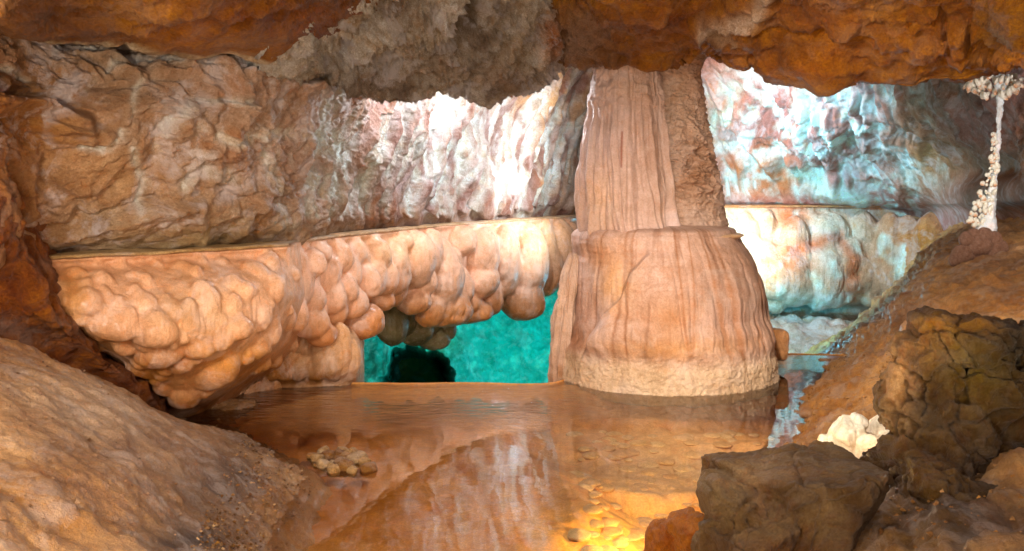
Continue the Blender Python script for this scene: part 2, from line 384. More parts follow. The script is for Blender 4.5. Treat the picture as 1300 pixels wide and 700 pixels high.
def fL(p, X, Y): return .07 * (ridged(p * V(4, 4, 5), 4, 78) - .4) * sst(-Y, -55, -20) + 0.16 * fbm(p * 1.2, 3, 71) * sst(-Y, -70, -20) + 0.05 * (ridged(p * V(2, 2, 2) + fbm(p * 1.5, 2, 3)[:, None], 4, 72) - .4) + 0.012 * fbm(p * 14, 3, 73)
def cL(p, X, Y):
    c = blobs(X, Y, (138, 86, 26), [(60, 20, 60, 30, (96, 52, 14), .8), (230, 40, 60, 25, (172, 104, 34), .8), (300, 15, 80, 20, (146, 84, 24), .7), (120, 40, 30, 20, (96, 50, 14), .7), (400, 40, 60, 30, (124, 66, 18), .8)])
    c = mix(c, (156, 92, 34), sst(fbm(p * V(3, 3, 3), 4, 75), .1, .5) * .6)
    c = mix(c, (186, 160, 140), sst(-seg_dist(X, Y, [(a, b) for a, b, _ in lipL[2:14]]), -5, -1) * .85)
    return c, 0.15 + 0 * X
ceiling('cave_ceiling', lipL, [(20, -0.7, 1.0), (-20, -1.4, 1.0), (-90, -2.2, 1.05), (-260, -3.2, 1.2)], M_ceil, 560, 190, fL, cL, back=(25, 1.3))

lipM = [(330, 60, 6.6), (365, 84, 6.7), (400, 98, 7.0), (425, 110, 7.1), (450, 120, 7.2), (490, 126, 7.4), (535, 120, 7.6), (565, 118, 7.7), (590, 122, 7.9), (615, 130, 8.0), (640, 119, 8.2), (668, 115, 8.4), (684, 100, 8.5), (700, 88, 8.6), (730, 78, 8.7), (760, 70, 8.8)]
def fM(p, X, Y):
    w = np.stack([fbm(p * 2, 3, 81), fbm(p * 2, 3, 82), fbm(p * 2, 3, 83)], 1)
    d = 0.2 * fbm(p * 1.4, 3, 84) + 0.13 * (ridged(p * 3.2 + w * 1.2, 5, 85, 0.58) - .4)
    hf = 0.05 * fbm(p * 18, 4, 86, .6) + .07 * (ridged(p * 9 + w * 2, 4, 87, .6) - .4)
    d -= 0.32 * stroke(X, Y, [(425, 75), (448, 58), (470, 38), (482, 20)], 9)
    d -= 0.25 * stroke(X, Y, [(585, 45), (600, 15), (612, -8)], 12)
    d += 0.12 * stroke(X, Y, [(682, 70), (700, 40), (706, 15)], 14)
    return d * (1 - .75 * sst(Y, 85, 122)) + hf
def cM(p, X, Y):
    c = blobs(X, Y, (222, 202, 196), [(400, 80, 30, 20, (150, 132, 122), .9), (470, 110, 60, 25, (146, 124, 118), .8), (600, 40, 25, 40, (92, 66, 46), .7), (560, 80, 60, 30, (158, 128, 112), .7), (640, 100, 30, 20, (140, 96, 66), .7), (700, 42, 17, 34, (178, 98, 34), 1.0), (735, 40, 30, 40, (146, 122, 118), .9), (500, 10, 40, 20, (126, 92, 66), .7)])
    c = mix(c, (92, 62, 40), sst(fbm(p * 3, 4, 88), .12, .5) * .7)
    return c, 0.9 + 0 * X
ceiling('cave_ceiling', lipM, [(70, -0.5, 1.0), (30, -0.9, 1.0), (-20, -1.3, 1.0), (-90, -2.0, 1.0), (-260, -3.2, 1.1)], M_grey, 460, 260, fM, cM, back=(48, 1.3))

lipR = [(690, 70, 8.6), (715, 80, 8.4), (745, 81, 8.1), (790, 83, 7.7), (820, 84, 7.6), (850, 78, 7.7), (872, 67, 7.8), (892, 63, 7.8), (908, 70, 7.7), (922, 82, 7.6), (945, 92, 7.5), (956, 88, 7.5), (975, 102, 7.4), (1000, 105, 7.3), (1022, 109, 7.2), (1048, 119, 7.1), (1068, 109, 7.0), (1086, 99, 6.95), (1112, 103, 6.9), (1140, 109, 6.8), (1162, 112, 6.75), (1185, 104, 6.7), (1232, 101, 6.6), (1252, 92, 6.5), (1270, 84, 6.3), (1300, 82, 6.0), (1380, 90, 5.6), (1560, 90, 5.0)]
def fR(p, X, Y):
    d = .06 * (ridged(p * V(4, 4, 5) + fbm(p * 2, 2, 9)[:, None], 4, 98) - .4) + 0.2 * fbm(p * V(1.3, 1.3, 1.6), 3, 91) + 0.07 * (ridged(p * V(1.6, 2.2, 2.2) + fbm(p, 2, 3)[:, None], 4, 92) - .4) + 0.012 * fbm(p * 15, 3, 93)
    for ln in ([(1195, 18), (1200, 35), (1206, 50)], [(1232, 30), (1234, 50)], [(1256, 45), (1258, 66)], [(1272, 26), (1273, 48)]): d -= 0.09 * stroke(X, Y, ln, 3.5)
    d += 0.1 * sst(fbm(p * V(5, 5, 5), 3, 94), -.1, .3) * np.exp(-((X - 1200) / 80) ** 2 - ((Y - 50) / 50) ** 2)
    d += 0.05 * stroke(X, Y, [(890, 40), (905, 25), (955, 38), (965, 10), (975, -5)], 10) - 0.06 * stroke(X, Y, [(900, 44), (1000, 42), (1110, 45)], 4)
    return d * (sst(Y, 130, 60) * .7 + .3)
def cR(p, X, Y):
    c = blobs(X, Y, (150, 94, 32), [(830, 20, 70, 25, (134, 76, 28), .9), (820, 55, 60, 22, (122, 70, 26), .8), (960, 80, 60, 25, (150, 88, 30), .9), (1060, 70, 60, 25, (158, 94, 34), .9), (1050, 20, 60, 20, (132, 74, 22), .8), (1200, 50, 65, 45, (136, 78, 22), .9),
         (1290, 78, 26, 14, (196, 120, 56), .9), (1285, 30, 20, 25, (128, 106, 92), .7), (735, 50, 40, 40, (142, 112, 100), .9)])
    c = mix(c, (196, 168, 160), stroke(X + 5 * fbm(p * 5, 2, 9), Y, [(892, 32), (915, 36), (945, 28), (962, 12), (975, -8)], 10) * .9)
    c = mix(c, (190, 160, 145), stroke(X, Y, [(905, 40), (920, 52)], 3) * .7 + stroke(X, Y, [(915, 40), (935, 56)], 3) * .7)
    c = mix(c, (96, 50, 14), sst(fbm(p * V(2, 3, 3), 4, 96), .12, .5) * .6)
    return c, 0.12 + 0 * X
ceiling('cave_ceiling', lipR, [(52, -0.5, 1.0), (20, -0.9, 1.0), (-20, -1.4, 1.0), (-90, -2.2, 1.0), (-260, -3.6, 1.1)], M_ceil, 680, 210, fR, cR, back=(20, 1.5))

# ------------------------------------------------------------------ lobes (rounded calcite clouds)
def lobe_mesh(k, tipc=(186, 118, 70), topc=(214, 166, 138), furrow=0.03):
    nu, nv = 44, 30
    th = np.linspace(0, 2 * np.pi, nu, endpoint=False); ph = np.linspace(0.02, np.pi - 0.02, nv)
    T, Q = np.meshgrid(th, ph); p = np.stack([np.sin(Q) * np.cos(T), np.sin(Q) * np.sin(T), np.cos(Q)], -1).reshape(-1, 3)
    r = 1 + 0.11 * fbm(p * 1.2 + k * 7.1, 3, k) + 0.06 * domes(p * 1.9 + k * 3, k + 3)
    a = np.arctan2(p[:, 1], p[:, 0]); r -= furrow * sst(vnoise(np.stack([np.cos(a) * 4.2, np.sin(a) * 4.2, p[:, 2] * 0.5 + k], 1), k), .0, .5)
    q = p * r[:, None]; q[:, :2] *= (1 + 0.10 * -p[:, 2:3])
    t = sst(-p[:, 2] + 0.25 * fbm(p * 2 + k, 3, 5), 0.25, 1.0)
    cc = lin(topc)[None] * (1 - t[:, None]) + lin(tipc)[None] * t[:, None]
    return mesh_from('lobe', q, grid_faces(nu, nv, True), cc, 0.25 + 0 * a)
LOBES = [lobe_mesh(k) for k in range(6)]
LOBES_A = [lobe_mesh(k + 10, (172, 100, 40), (200, 142, 98), 0.045) for k in range(6)]
LOBES_F = [lobe_mesh(k + 20, (205, 150, 120), (226, 214, 208), 0.05) for k in range(5)]
LOBES_T = [lobe_mesh(k + 30, (200, 200, 190), (215, 215, 205), 0.02) for k in range(4)]
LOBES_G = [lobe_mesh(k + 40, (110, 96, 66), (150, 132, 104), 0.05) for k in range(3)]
def add_lobe(parent, meshes, mat, P0, rx, ry, rd=None, inset=0.25, name='lobe', tilt=0.2):
    D = P0[1]; wx = rx / F * D; wz = ry / F * D; wd = rd if rd else 0.8 * max(wx, min(wz, wx * 1.3))
    m = random.choice(meshes)
    o = bpy.data.objects.new(name, m); col.objects.link(o)
    if not m.materials: m.materials.append(mat)
    o.parent = parent
    o.location = tuple(np.array(P0) + V(0, wd * inset, 0) - np.array(parent.location))
    o.scale = (wx, wd, wz); o.rotation_euler = (random.uniform(-tilt, tilt), random.uniform(-tilt, tilt), random.uniform(-.5, .5))
    return o

def rim(name, pts, th, mat, parent, tint, dx=0.05, nu=260):
    """thin irregular ledge plate along an old water line; pts run left to right on the outer edge"""
    pts = np.array(pts, float); e = cr(pts, params(np.linalg.norm(np.diff(pts, axis=0), axis=1), nu))
    e[:, 1] -= 0.03 + 0.09 * fbm(e * 3, 5, 2, .6); e[:, 2] += .012 * fbm(e * 2.5, 3, 21)
    r = []
    for oy, oz in ((dx * 6, th * .9), (0.03, th * .5), (0.0, 0.0), (0.035, -th * .6), (dx * 6, -th * 1.4)):
        q = e.copy(); q[:, 1] += oy; q[:, 2] += oz; r.append(q)
    s = Sheet(r, nu, 14); s.G[:, :, 2] += 0.006 * fbm(s.P * 9, 3, 4).reshape(s.G.shape[:2])
    c = np.tile(lin(tint), (nu * 14, 1)) * (1 + 0.25 * fbm(s.P * 6, 3, 5))[:, None]
    return build(name, s, mat, parent, c, .3 + 0 * c[:, 0])
def unit_lobe(k, nu=26, nv=18):
    th = np.linspace(0, 2 * np.pi, nu, endpoint=False); ph = np.linspace(.03, np.pi - .03, nv); T, Q = np.meshgrid(th, ph)
    u = np.stack([np.sin(Q) * np.cos(T), np.sin(Q) * np.sin(T), np.cos(Q)], -1).reshape(-1, 3)
    q = u * (1 + .14 * fbm(u * 1.3 + k * 5.3, 3, k))[:, None]; q[:, :2] *= 1 - .14 * q[:, 2:3]
    return q
UNIT = [unit_lobe(k) for k in range(10)]; UF = [tuple(f) for f in grid_faces(26, 18, True).tolist()] + [tuple(range(26)), tuple(range(17 * 26, 18 * 26))[::-1]]
def fuse_build(name, rails, lobes, mat, parent, colf, voxel, free=(), inset=.45, fur=.012, smooth=3, fineamp=.004, grow=1.0, mask=None, nu=260, nv=150, dep=.9, minv=30):
    """closed body lofted from rails, rounded lobes melted into it with a voxel remesh, then every lobe cut out as a mesh of its own"""
    sh = Sheet(list(rails) + [rails[0]], nu, nv); Nn = sh.normals(); P = sh.P; X, Y = sh.px()
    front = Nn[:, 1] < .2
    verts = [P]; faces = [tuple(f) for f in grid_faces(nu, nv).tolist()]
    faces += [tuple(range(0, nu * (nv - 1), nu)), tuple(range(nu - 1, nu * (nv - 1), nu))[::-1]]
    n0 = len(P); cen = []; rad = []
    def add(c, wx, wd, wz):
        nonlocal n0
        q = UNIT[random.randrange(10)]; a = random.uniform(0, 6.28); q = np.stack([q[:, 0] * math.cos(a) - q[:, 1] * math.sin(a), q[:, 0] * math.sin(a) + q[:, 1] * math.cos(a), q[:, 2]], 1)
        q[:, 0] += .18 * q[:, 2] * math.sin(a)
        verts.append(q * np.array([wx, wd, wz]) + c); faces.extend([tuple(v + n0 for v in f) for f in UF]); n0 += len(q)
        cen.append(c); rad.append((wx, wd, wz))
    for x, y, rx, ry in lobes:
        d2 = (X - x) ** 2 + (Y - y) ** 2 + P[:, 1] * 3; k = np.argmin(d2); c = P[k]; n = Nn[k]
        if n @ (c - np.array([0, 0, CH])) > 0: n = -n
        D = c[1]; wx = rx / F * D * grow; wz = ry / F * D * grow; wd = dep * min(wx, wz) + .0
        add(c - n * inset * wd, wx, wd, wz)
    for x, y, rx, ry, D in free:
        wx = rx / F * D; wz = ry / F * D; add(pp(x, y, D), wx, max(wx, .8 * wz) * .95, wz)
    me = bpy.data.meshes.new('tmp'); me.from_pydata(np.concatenate(verts).tolist(), [], faces); me.update()
    ob = bpy.data.objects.new('tmp', me); col.objects.link(ob)
    r = ob.modifiers.new('r', 'REMESH'); r.mode = 'VOXEL'; r.voxel_size = voxel; r.adaptivity = 0
    if smooth: m2 = ob.modifiers.new('s', 'SMOOTH'); m2.factor = .5; m2.iterations = smooth
    dg = bpy.context.evaluated_depsgraph_get(); em = ob.evaluated_get(dg).to_mesh()
    nvv = len(em.vertices); co = np.empty(nvv * 3, np.float32); em.vertices.foreach_get('co', co); co = co.reshape(-1, 3).astype(float)
    no = np.empty(nvv * 3, np.float32); em.vertices.foreach_get('normal', no); no = no.reshape(-1, 3)
    fi = np.empty(len(em.loops), np.int32); em.loops.foreach_get('vertex_index', fi); fi = fi.reshape(-1, 4)
    bpy.data.objects.remove(ob)
    cen = np.array(cen); rad = np.array(rad)
    fc = co[fi].mean(1); own = np.full(len(fc), -1); best = np.full(len(fc), 1.55)
    for k in range(len(cen)):
        near = np.where(np.abs(fc - cen[k]).max(1) < rad[k].max() * 1.7)[0]
        q = (((fc[near] - cen[k]) / rad[k]) ** 2).sum(1); m = q < best[near]; best[near[m]] = q[m]; own[near[m]] = k
    fr = vnoise(co * V(13, 13, 1.3) + .35 * fbm(co * 4, 2, 3)[:, None], 5)
    hor = np.clip(1 - np.abs(no[:, 2]) * .9, 0, 1)
    mk = 1.0 if mask is None else mask(co)
    d = -fur * np.exp(-(fr / .13) ** 2) * hor * mk + fineamp * fbm(co * 18, 3, 6) + .012 * fbm(co * 5, 3, 7) * mk
    co2 = co + no * d[:, None]
    Xp = co2[:, 0] / co2[:, 1] * F + 650; Yp = HY + (CH - co2[:, 2]) / co2[:, 1] * F
    c = colf(co2, Xp, Yp); pale = np.full(len(co2), .35); off = np.array(parent.location)
    cnt = np.bincount(own[own >= 0], minlength=len(cen)); own = np.where((own >= 0) & (cnt[np.maximum(own, 0)] < minv), -1, own)
    scraps = []
    for i in [k for k in range(len(cen)) if cnt[k] >= minv] + [-1]:
        f = fi[own == i]
        if i < 0 and scraps: f = np.concatenate([f] + scraps)
        if not len(f): continue
        if i >= 0:                                           # keep one connected piece, hand stray scraps to the body
            u, inv = np.unique(f, return_inverse=True); q = inv.reshape(-1, 4); lab = np.arange(len(u))
            for _ in range(400):
                m = lab[q].min(1); new = lab.copy(); np.minimum.at(new, q.ravel(), np.repeat(m, 4))
                if (new == lab).all(): break
                lab = new
            fl_lab = lab[q[:, 0]]; main = np.bincount(fl_lab).argmax()
            if (fl_lab != main).any(): scraps.append(f[fl_lab != main]); f = f[fl_lab == main]
        u, inv = np.unique(f, return_inverse=True)
        link(name if i < 0 else 'lobe', mesh_from(name if i < 0 else 'lobe', co2[u] - off, inv.reshape(-1, 4), c[u], pale[u]), mat, parent)
# ---- left shelf
A = empty('flowstone_shelf', pz(215, 6.9, 0), 'wide amber flowstone shelf covered in rounded lumps under the left ledge line', 'flowstone')
rx_ = [(20, 5.4), (45, 5.53), (80, 5.7), (180, 6.03), (280, 6.4), (345, 6.7), (368, 6.85), (382, 7.3)]
rails = [[pz(x, d + .6, 1.175) for x, d in rx_], [pz(x, d, 1.175) for x, d in rx_], [pz(x, d + .02, 1.13) for x, d in rx_],
  [pp(x, y, d) for x, y, d in [(15, 370, 5.25), (45, 368, 5.4), (92, 368, 5.55), (180, 368, 5.8), (280, 366, 6.1), (345, 362, 6.45), (375, 362, 6.8), (392, 366, 7.5)]],
  [pp(x, y, d) for x, y, d in [(60, 400, 5.6), (80, 405, 5.6), (120, 412, 5.6), (195, 418, 5.7), (285, 418, 6.0), (345, 405, 6.45), (372, 398, 6.9), (390, 400, 7.6)]],
  [pp(x, y, d) for x, y, d in [(100, 430, 5.95), (130, 440, 5.9), (165, 452, 5.9), (220, 462, 5.95), (285, 460, 6.2), (335, 445, 6.65), (362, 432, 7.1), (385, 428, 7.8)]],
  [pp(x, y, d) for x, y, d in [(150, 460, 6.4), (175, 475, 6.3), (200, 492, 6.3), (240, 500, 6.3), (285, 490, 6.6), (325, 474, 7.1), (350, 460, 7.5), (380, 450, 8.1)]],
  [pp(x, y, d) for x, y, d in [(180, 480, 7.0), (200, 505, 6.8), (215, 525, 6.75), (245, 524, 6.8), (280, 508, 7.1), (318, 492, 7.6), (345, 485, 7.9), (385, 470, 8.4)]],
  [pz(x, d, -0.2) for x, d in [(180, 7.4), (200, 7.1), (215, 7.0), (245, 7.1), (280, 7.4), (318, 7.8), (345, 8.0), (385, 8.4)]]]
big = [(190,155,50,40),(150,235,50,46),(230,340,80,56),(360,240,42,40),(450,170,42,38),(490,110,32,30),(610,165,34,30),(470,270,46,45),(525,300,38,62),(590,240,52,74),(400,350,74,62),(410,445,70,50),(700,330,64,46),(760,120,56,42),(830,110,40,52),(850,185,42,50),(800,290,36,46),(835,345,38,58),(775,415,54,48),(640,500,74,80),(735,440,34,40),(590,560,46,44),(505,590,52,60),(430,555,36,40),(280,410,36,36),(110,140,36,34),(255,215,36,44),(330,150,40,34),(545,130,30,34),(690,170,36,34),(300,300,34,40),(560,420,52,40),(500,480,44,42),(330,490,40,36),(640,390,44,36),(170,400,46,36),(110,310,36,36),(690,250,36,34),(640,90,30,22),(400,95,30,22),(260,100,32,24),(170,95,28,22),(560,85,30,20),(735,200,40,34),(250,470,30,26),(360,410,30,26)]
L1 = [(60 + a / 2.915, 300 + b / 2.915, c_ / 2.915 * 1.25, d_ / 2.915 * 1.25) for a, b, c_, d_ in big]
for k in range(70):
    x = random.uniform(72, 382); y = random.uniform(338, 492); r = random.uniform(7, 12); L1.append((x, y, r, r * random.uniform(.8, 1.3)))
def shelf_c(p, X, Y):
    c = blobs(X, Y, (208, 156, 130), [(130, 350, 60, 30, (206, 152, 124), .8), (90, 380, 25, 60, (178, 120, 72), .7), (350, 340, 40, 40, (218, 168, 144), .9), (250, 400, 60, 40, (214, 166, 134), .7), (300, 460, 60, 30, (196, 128, 66), .8), (190, 480, 60, 35, (140, 82, 32), .9), (250, 515, 60, 22, (132, 78, 34), .9), (340, 480, 40, 20, (146, 88, 38), .9), (130, 440, 30, 25, (146, 86, 34), .7)])
    c = mix(c, (186, 122, 76), sst(fbm(p * 3, 3, 18), .05, .4) * .4)
    return c
rails.append([pz(x, d + 1.0, .0) for x, d in rx_]); rails.append([pz(x, d + 1.0, 1.0) for x, d in rx_])
fuse_build('shelf_body', rails, L1, M_shelf, A, shelf_c, .0125, inset=.40, fur=.008, smooth=4, mask=lambda c: sst(-c[:, 2], -1.12, -1.05))
rim('ledge', [pz(x, d - .02, 1.185) for x, d in rx_[1:7]], 0.018, M_wall, A, (206, 164, 124))

# ---- hanging mass in the middle
B = empty('hanging_flowstone', pz(560, 10.1, 0.4), 'pinkish cluster of smooth bulging lobes hanging over the turquoise water cave', 'flowstone')
cols_ = [(362, 7.2), (400, 7.6), (440, 8.15), (500, 9.05), (560, 10.1), (620, 10.95), (680, 12.0), (732, 13.0), (775, 13.8)]
mid = [335, 335, 335, 325, 330, 325, 325, 305, 305]; botm = [425, 418, 405, 368, 390, 372, 378, 325, 325]
rails = [[pz(x, d + .8, 1.175) for x, d in cols_], [pz(x, d, 1.175) for x, d in cols_], [pz(x, d + .03, 1.13) for x, d in cols_],
  [pp(x, y, d - .05) for (x, d), y in zip(cols_, mid)], [pp(x, (y + b) / 2, d + .0) for (x, d), y, b in zip(cols_, mid, botm)],
  [pp(x, b - 6, d + .12) for (x, d), b in zip(cols_, botm)], [pp(x, b - 2, d + .5) for (x, d), b in zip(cols_, botm)],
  [pp(x, b - 25, d + 1.6) for (x, d), b in zip(cols_, botm)], [pp(x, b - 60, d + 3.2) for (x, d), b in zip(cols_, botm)]]
hl = [(560,345,26,40),(500,340,20,34),(690,345,24,30),(667,322,28,44),(523,326,29,33),(609,322,24,32),(708,306,23,40),(561,384,34,25),(638,318,22,42),(470,350,20,26),(428,315,17,17),(451,311,12,14),(465,356,15,18),(487,353,16,18),(447,387,20,18),(458,408,29,21),(502,363,13,21),(523,318,27,27),(547,307,13,24),(564,330,13,22),(588,305,15,15),(609,318,21,26),(636,313,18,36),(667,311,23,38),(708,298,18,27),(708,325,17,20),(659,372,29,32),(677,344,18,22),(606,356,26,22),(567,373,20,25),(561,398,30,15),(600,396,25,13),(533,353,20,20),(524,381,21,16),(478,318,18,20),(622,373,13,22),(587,362,12,18),(424,394,15,18),(548,385,16,24),(500,330,14,16),(440,345,16,20),(415,345,15,20),(396,334,18,17),(380,360,16,24),(394,375,16,18),(394,408,23,20),(422,375,14,18),(372,395,15,22),(410,425,18,14),(692,312,12,30),(724,312,12,24),(644,345,15,22),(575,330,10,14),(510,300,12,10),(470,305,12,10),(438,365,14,14),(405,310,14,12),(484,380,14,12),(375,330,12,18),(660,290,14,16),(592,385,18,12),(620,300,9,14)]
def over(x, y, ry): return y + ry * .75 > np.interp(x, [c_[0] for c_ in cols_], botm) and x > 425
def Dat(x): return np.interp(x, [c_[0] for c_ in cols_], [c_[1] for c_ in cols_])
free = []
for x, y, a, b in hl:
    ry_ = HY + F * .42 / Dat(x); y = max(y, ry_ + b * 1.25 + 3) if b < 26 else max(y, ry_ + b * 1.12 + 3)
    m_ = 1.3 if a < 18 else 1.12
    free.append((x, y, a * m_, b * m_, Dat(x) + (.06 if over(x, y, b) else random.uniform(-.10, .06)) + .12 * a / F * Dat(x)))
for k in range(12):
    x = random.uniform(370, 730); b = np.interp(x, [c_[0] for c_ in cols_], botm); y = random.uniform(302, b - 4); r = random.uniform(8, 14); y = max(y, HY + F * .42 / Dat(x) + r * 1.5 + 3)
    free.append((x, y, r, r * random.uniform(1, 1.5), Dat(x) + .2 * r / F * Dat(x)))
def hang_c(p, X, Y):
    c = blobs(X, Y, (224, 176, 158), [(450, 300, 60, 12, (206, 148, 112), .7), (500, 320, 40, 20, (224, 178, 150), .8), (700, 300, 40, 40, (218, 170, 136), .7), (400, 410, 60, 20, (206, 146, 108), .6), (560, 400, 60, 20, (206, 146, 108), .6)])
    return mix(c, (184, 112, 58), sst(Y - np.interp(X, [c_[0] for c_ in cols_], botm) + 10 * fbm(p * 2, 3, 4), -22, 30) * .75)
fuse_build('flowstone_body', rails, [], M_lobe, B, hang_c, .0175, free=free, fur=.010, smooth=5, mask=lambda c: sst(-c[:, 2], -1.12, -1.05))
rim('ledge', [pz(x, d - .02, 1.185) for x, d in [(372, 7.3), (400, 7.58)] + cols_[2:8]], 0.02, M_far, B, (216, 176, 148))
# shaded grey lobes tucked under the mass
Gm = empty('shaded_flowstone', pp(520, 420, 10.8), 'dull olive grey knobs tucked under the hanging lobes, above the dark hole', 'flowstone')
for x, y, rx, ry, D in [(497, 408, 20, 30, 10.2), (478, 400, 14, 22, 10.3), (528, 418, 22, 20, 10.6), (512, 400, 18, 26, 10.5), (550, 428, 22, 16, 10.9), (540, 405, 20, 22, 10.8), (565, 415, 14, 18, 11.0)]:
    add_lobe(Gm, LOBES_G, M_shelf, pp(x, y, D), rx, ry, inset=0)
# base mound beneath it at the water
Mo = empty('flowstone_mound', pz(415, 8.0, 0), 'low brown flowstone mound standing in the pool edge beneath the hanging lobes', 'flowstone')
mc = [(300, 7.5), (340, 7.7), (375, 7.75), (410, 7.8), (440, 7.85), (456, 8.1), (462, 8.7), (450, 9.6)]
mt = [455, 440, 424, 412, 412, 424, 440, 440]
rails = [[pp(x, t, d + .5) for (x, d), t in zip(mc, mt)], [pp(x, t + 10, d + .12) for (x, d), t in zip(mc, mt)], [pp(x, t + 30, d) for (x, d), t in zip(mc, mt)], [pz(x, d - .03, .12) for x, d in mc], [pz(x, d + .02, 0.02) for x, d in mc], [pz(x, d + .1, -.3) for x, d in mc]]
rails += [[pz(x, d + 1.0, -.3) for x, d in mc], [pz(x, d + 1.0, .2) for x, d in mc]]
def mound_c(p, X, Y): return blobs(X, Y, (214, 166, 136), [(410, 482, 90, 13, (120, 72, 32), .95), (340, 470, 50, 30, (138, 82, 34), .9), (440, 430, 30, 20, (214, 160, 124), .8)])
fuse_build('mound_body', rails, [(382, 432, 18, 26), (408, 440, 17, 30), (432, 438, 18, 32), (448, 455, 14, 26), (360, 448, 18, 24), (422, 466, 12, 18), (395, 466, 13, 18), (340, 462, 14, 14)] + [(x, 478, 9, 8) for x in (345, 362, 380, 402, 425, 446)],
           M_shelf, Mo, mound_c, .014, fur=.010, inset=.3)

# ------------------------------------------------------------------ turquoise cavern behind
xs = [380, 440, 500, 540, 580, 640, 700, 760, 840]
rails = []
for y in (270, 345, 385, 420, 450, 480, 510, 600):
    rails.append([pp(x, y, 15.4 + 0.9 * math.sin((x - 430) / 130.) + (0.6 if x < 470 else 0) - (y - 420) / 200. + (x - 600) / 250.) for x in xs])
sh = Sheet(rails, 420, 280); X, Y = sh.px(); p = sh.P.copy()
ed = np.hypot((X - 536) / 50, (Y - 484) / 50) + .55 * fbm(p * 1.6, 4, 3) + .1 * fbm(p * 8, 3, 9)
sh.disp(.26 * domes(p * V(1.5, 1.5, 1.1), 41) + .12 * domes(p * 3.6, 42) + .05 * fbm(p * V(9, 9, 5), 3, 43) - .1)
G = sh.G.reshape(-1, 3); push = 1 + 0.38 * (1 - sst(ed, .7, 1.1))
o3 = np.array([0, 0, CH]); G[:] = o3 + (G - o3) * push[:, None]; 
c = blobs(X, Y, (60, 160, 158), [(536, 484, 54, 50, (70, 48, 34), .95), (462, 460, 22, 40, (60, 90, 80), .8), (560, 430, 30, 20, (150, 130, 96), .7)])  # teal lamplight put into the rock colour, dimmer around the hollow
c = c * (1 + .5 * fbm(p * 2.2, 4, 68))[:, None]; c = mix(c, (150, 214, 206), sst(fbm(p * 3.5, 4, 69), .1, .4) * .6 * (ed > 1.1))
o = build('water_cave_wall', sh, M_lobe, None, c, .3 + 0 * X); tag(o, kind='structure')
rails = [[pz(x, D, z) for x in (300, 500, 700, 900)] for D, z in ((7.99, -.05), (8.1, -.7), (9.5, -2.0), (11, -2.4), (14, -2.6), (18, -2.6))]
sh = Sheet(rails, 80, 100, flip=True); p = sh.P.copy(); sh.disp(.06 * fbm(p * 3, 3, 2)); tag(build('water_cave_floor', sh, M_bed, None, np.tile(lin((120, 120, 100)), (8000, 1)), np.zeros(8000)), kind='structure')

# ------------------------------------------------------------------ right back cavern
xs = [840, 900, 960, 1020, 1080, 1130, 1180, 1230, 1290, 1400]
rows = [([20] * 10, [18.5, 18, 17.5, 16.5, 15.5, 14.6, 13.2, 11.5, 9.4, 7.6]),
 ([75] * 10, [19, 18.6, 17.9, 17, 15.8, 15.0, 13.7, 12.2, 10.2, 8.0]),
 ([130] * 10, [19.3, 19, 18.3, 17.3, 16.4, 15.6, 14.5, 13.0, 10.8, 8.4]),
 ([185] * 10, [19.6, 19.4, 18.9, 18.0, 17.3, 16.6, 15.4, 13.2, 11.0, 8.8]),
 ([235] * 10, [19.7, 19.6, 19.3, 18.8, 18.3, 17.7, 16.6, 13.6, 11.4, 9.2]),
 ([259] * 10, [19.9, 19.8, 19.6, 19.3, 19.0, 18.6, 17.6, 14.4, 12.0, 9.6]),
 ([275] * 10, [20.5, 20.4, 20.2, 20, 19.8, 19.5, 18.6, 15.4, 13.0, 10.4]), ([330] * 10, [21.5, 21.4, 21.2, 21, 20.8, 20.5, 19.6, 16.4, 14.0, 11.4])]
rails = [[pp(x, y, d) for x, y, d in zip(xs, r[0], r[1])] for r in rows]
sh = Sheet(rails, 620, 330); X, Y = sh.px(); p = sh.P.copy()
wp = np.stack([fbm(p * .7, 3, 5), fbm(p * .7, 3, 6), fbm(p * .7, 3, 7)], 1)
dr = ridged(np.stack([(X - .45 * Y) / 30 + wp[:, 0], Y / 120, 0 * X], 1), 3, 46)
near = sst(X, 1130, 1220)
cry = sst(-np.abs(Y - (150 + (X - 920) * .15)), -75, -20) * (1 - sst(X, 1060, 1150)) * sst(X, 890, 925)
d = .35 * fbm(p * .8, 3, 44) + .34 * (dr - .4) * (1 - near * .7) + .16 * domes(p * V(1.8, 1.8, 1.4) + wp * .5, 47) + .05 * fbm(p * 6, 3, 48) + .10 * cry * (ridged(p * V(7, 7, 3), 3, 49) - .3)
d += 0.35 * np.exp(-((X - 1232) / 42) ** 2 - ((Y - 222) / 45) ** 2)
d += near * (.08 * fbm(p * 3.5, 4, 64) + .06 * (ridged(p * 3, 3, 65) - .4))
d *= sst(-Y, -262, -225) * .8 + .2
sh.disp(d)
c = blobs(X, Y, (176, 124, 122), [(905, 140, 30, 60, (222, 176, 160), .9), (960, 215, 50, 30, (206, 122, 74), .95), (925, 240, 40, 14, (214, 150, 122), .8), (1000, 240, 40, 14, (200, 130, 92), .7), (1060, 185, 40, 50, (168, 116, 108), .8), (1110, 200, 40, 50, (176, 124, 116), .8),
    (1160, 140, 40, 50, (158, 120, 96), .9), (1170, 215, 40, 40, (160, 116, 76), .9), (1235, 220, 40, 40, (176, 138, 120), .9), (1190, 120, 60, 30, (148, 116, 100), .8), (1290, 200, 40, 70, (160, 112, 80), .9), (1240, 240, 30, 10, (150, 80, 30), .6)])
c = mix(c, (236, 244, 246), cry * sst(fbm(p * V(3, 3, 2), 4, 50), -.12, .2) * .95)
c = mix(c, (226, 236, 240), (1 - near) * sst(dr, .45, .85) * sst(fbm(p * 3, 3, 60), -.3, .2) * .8)
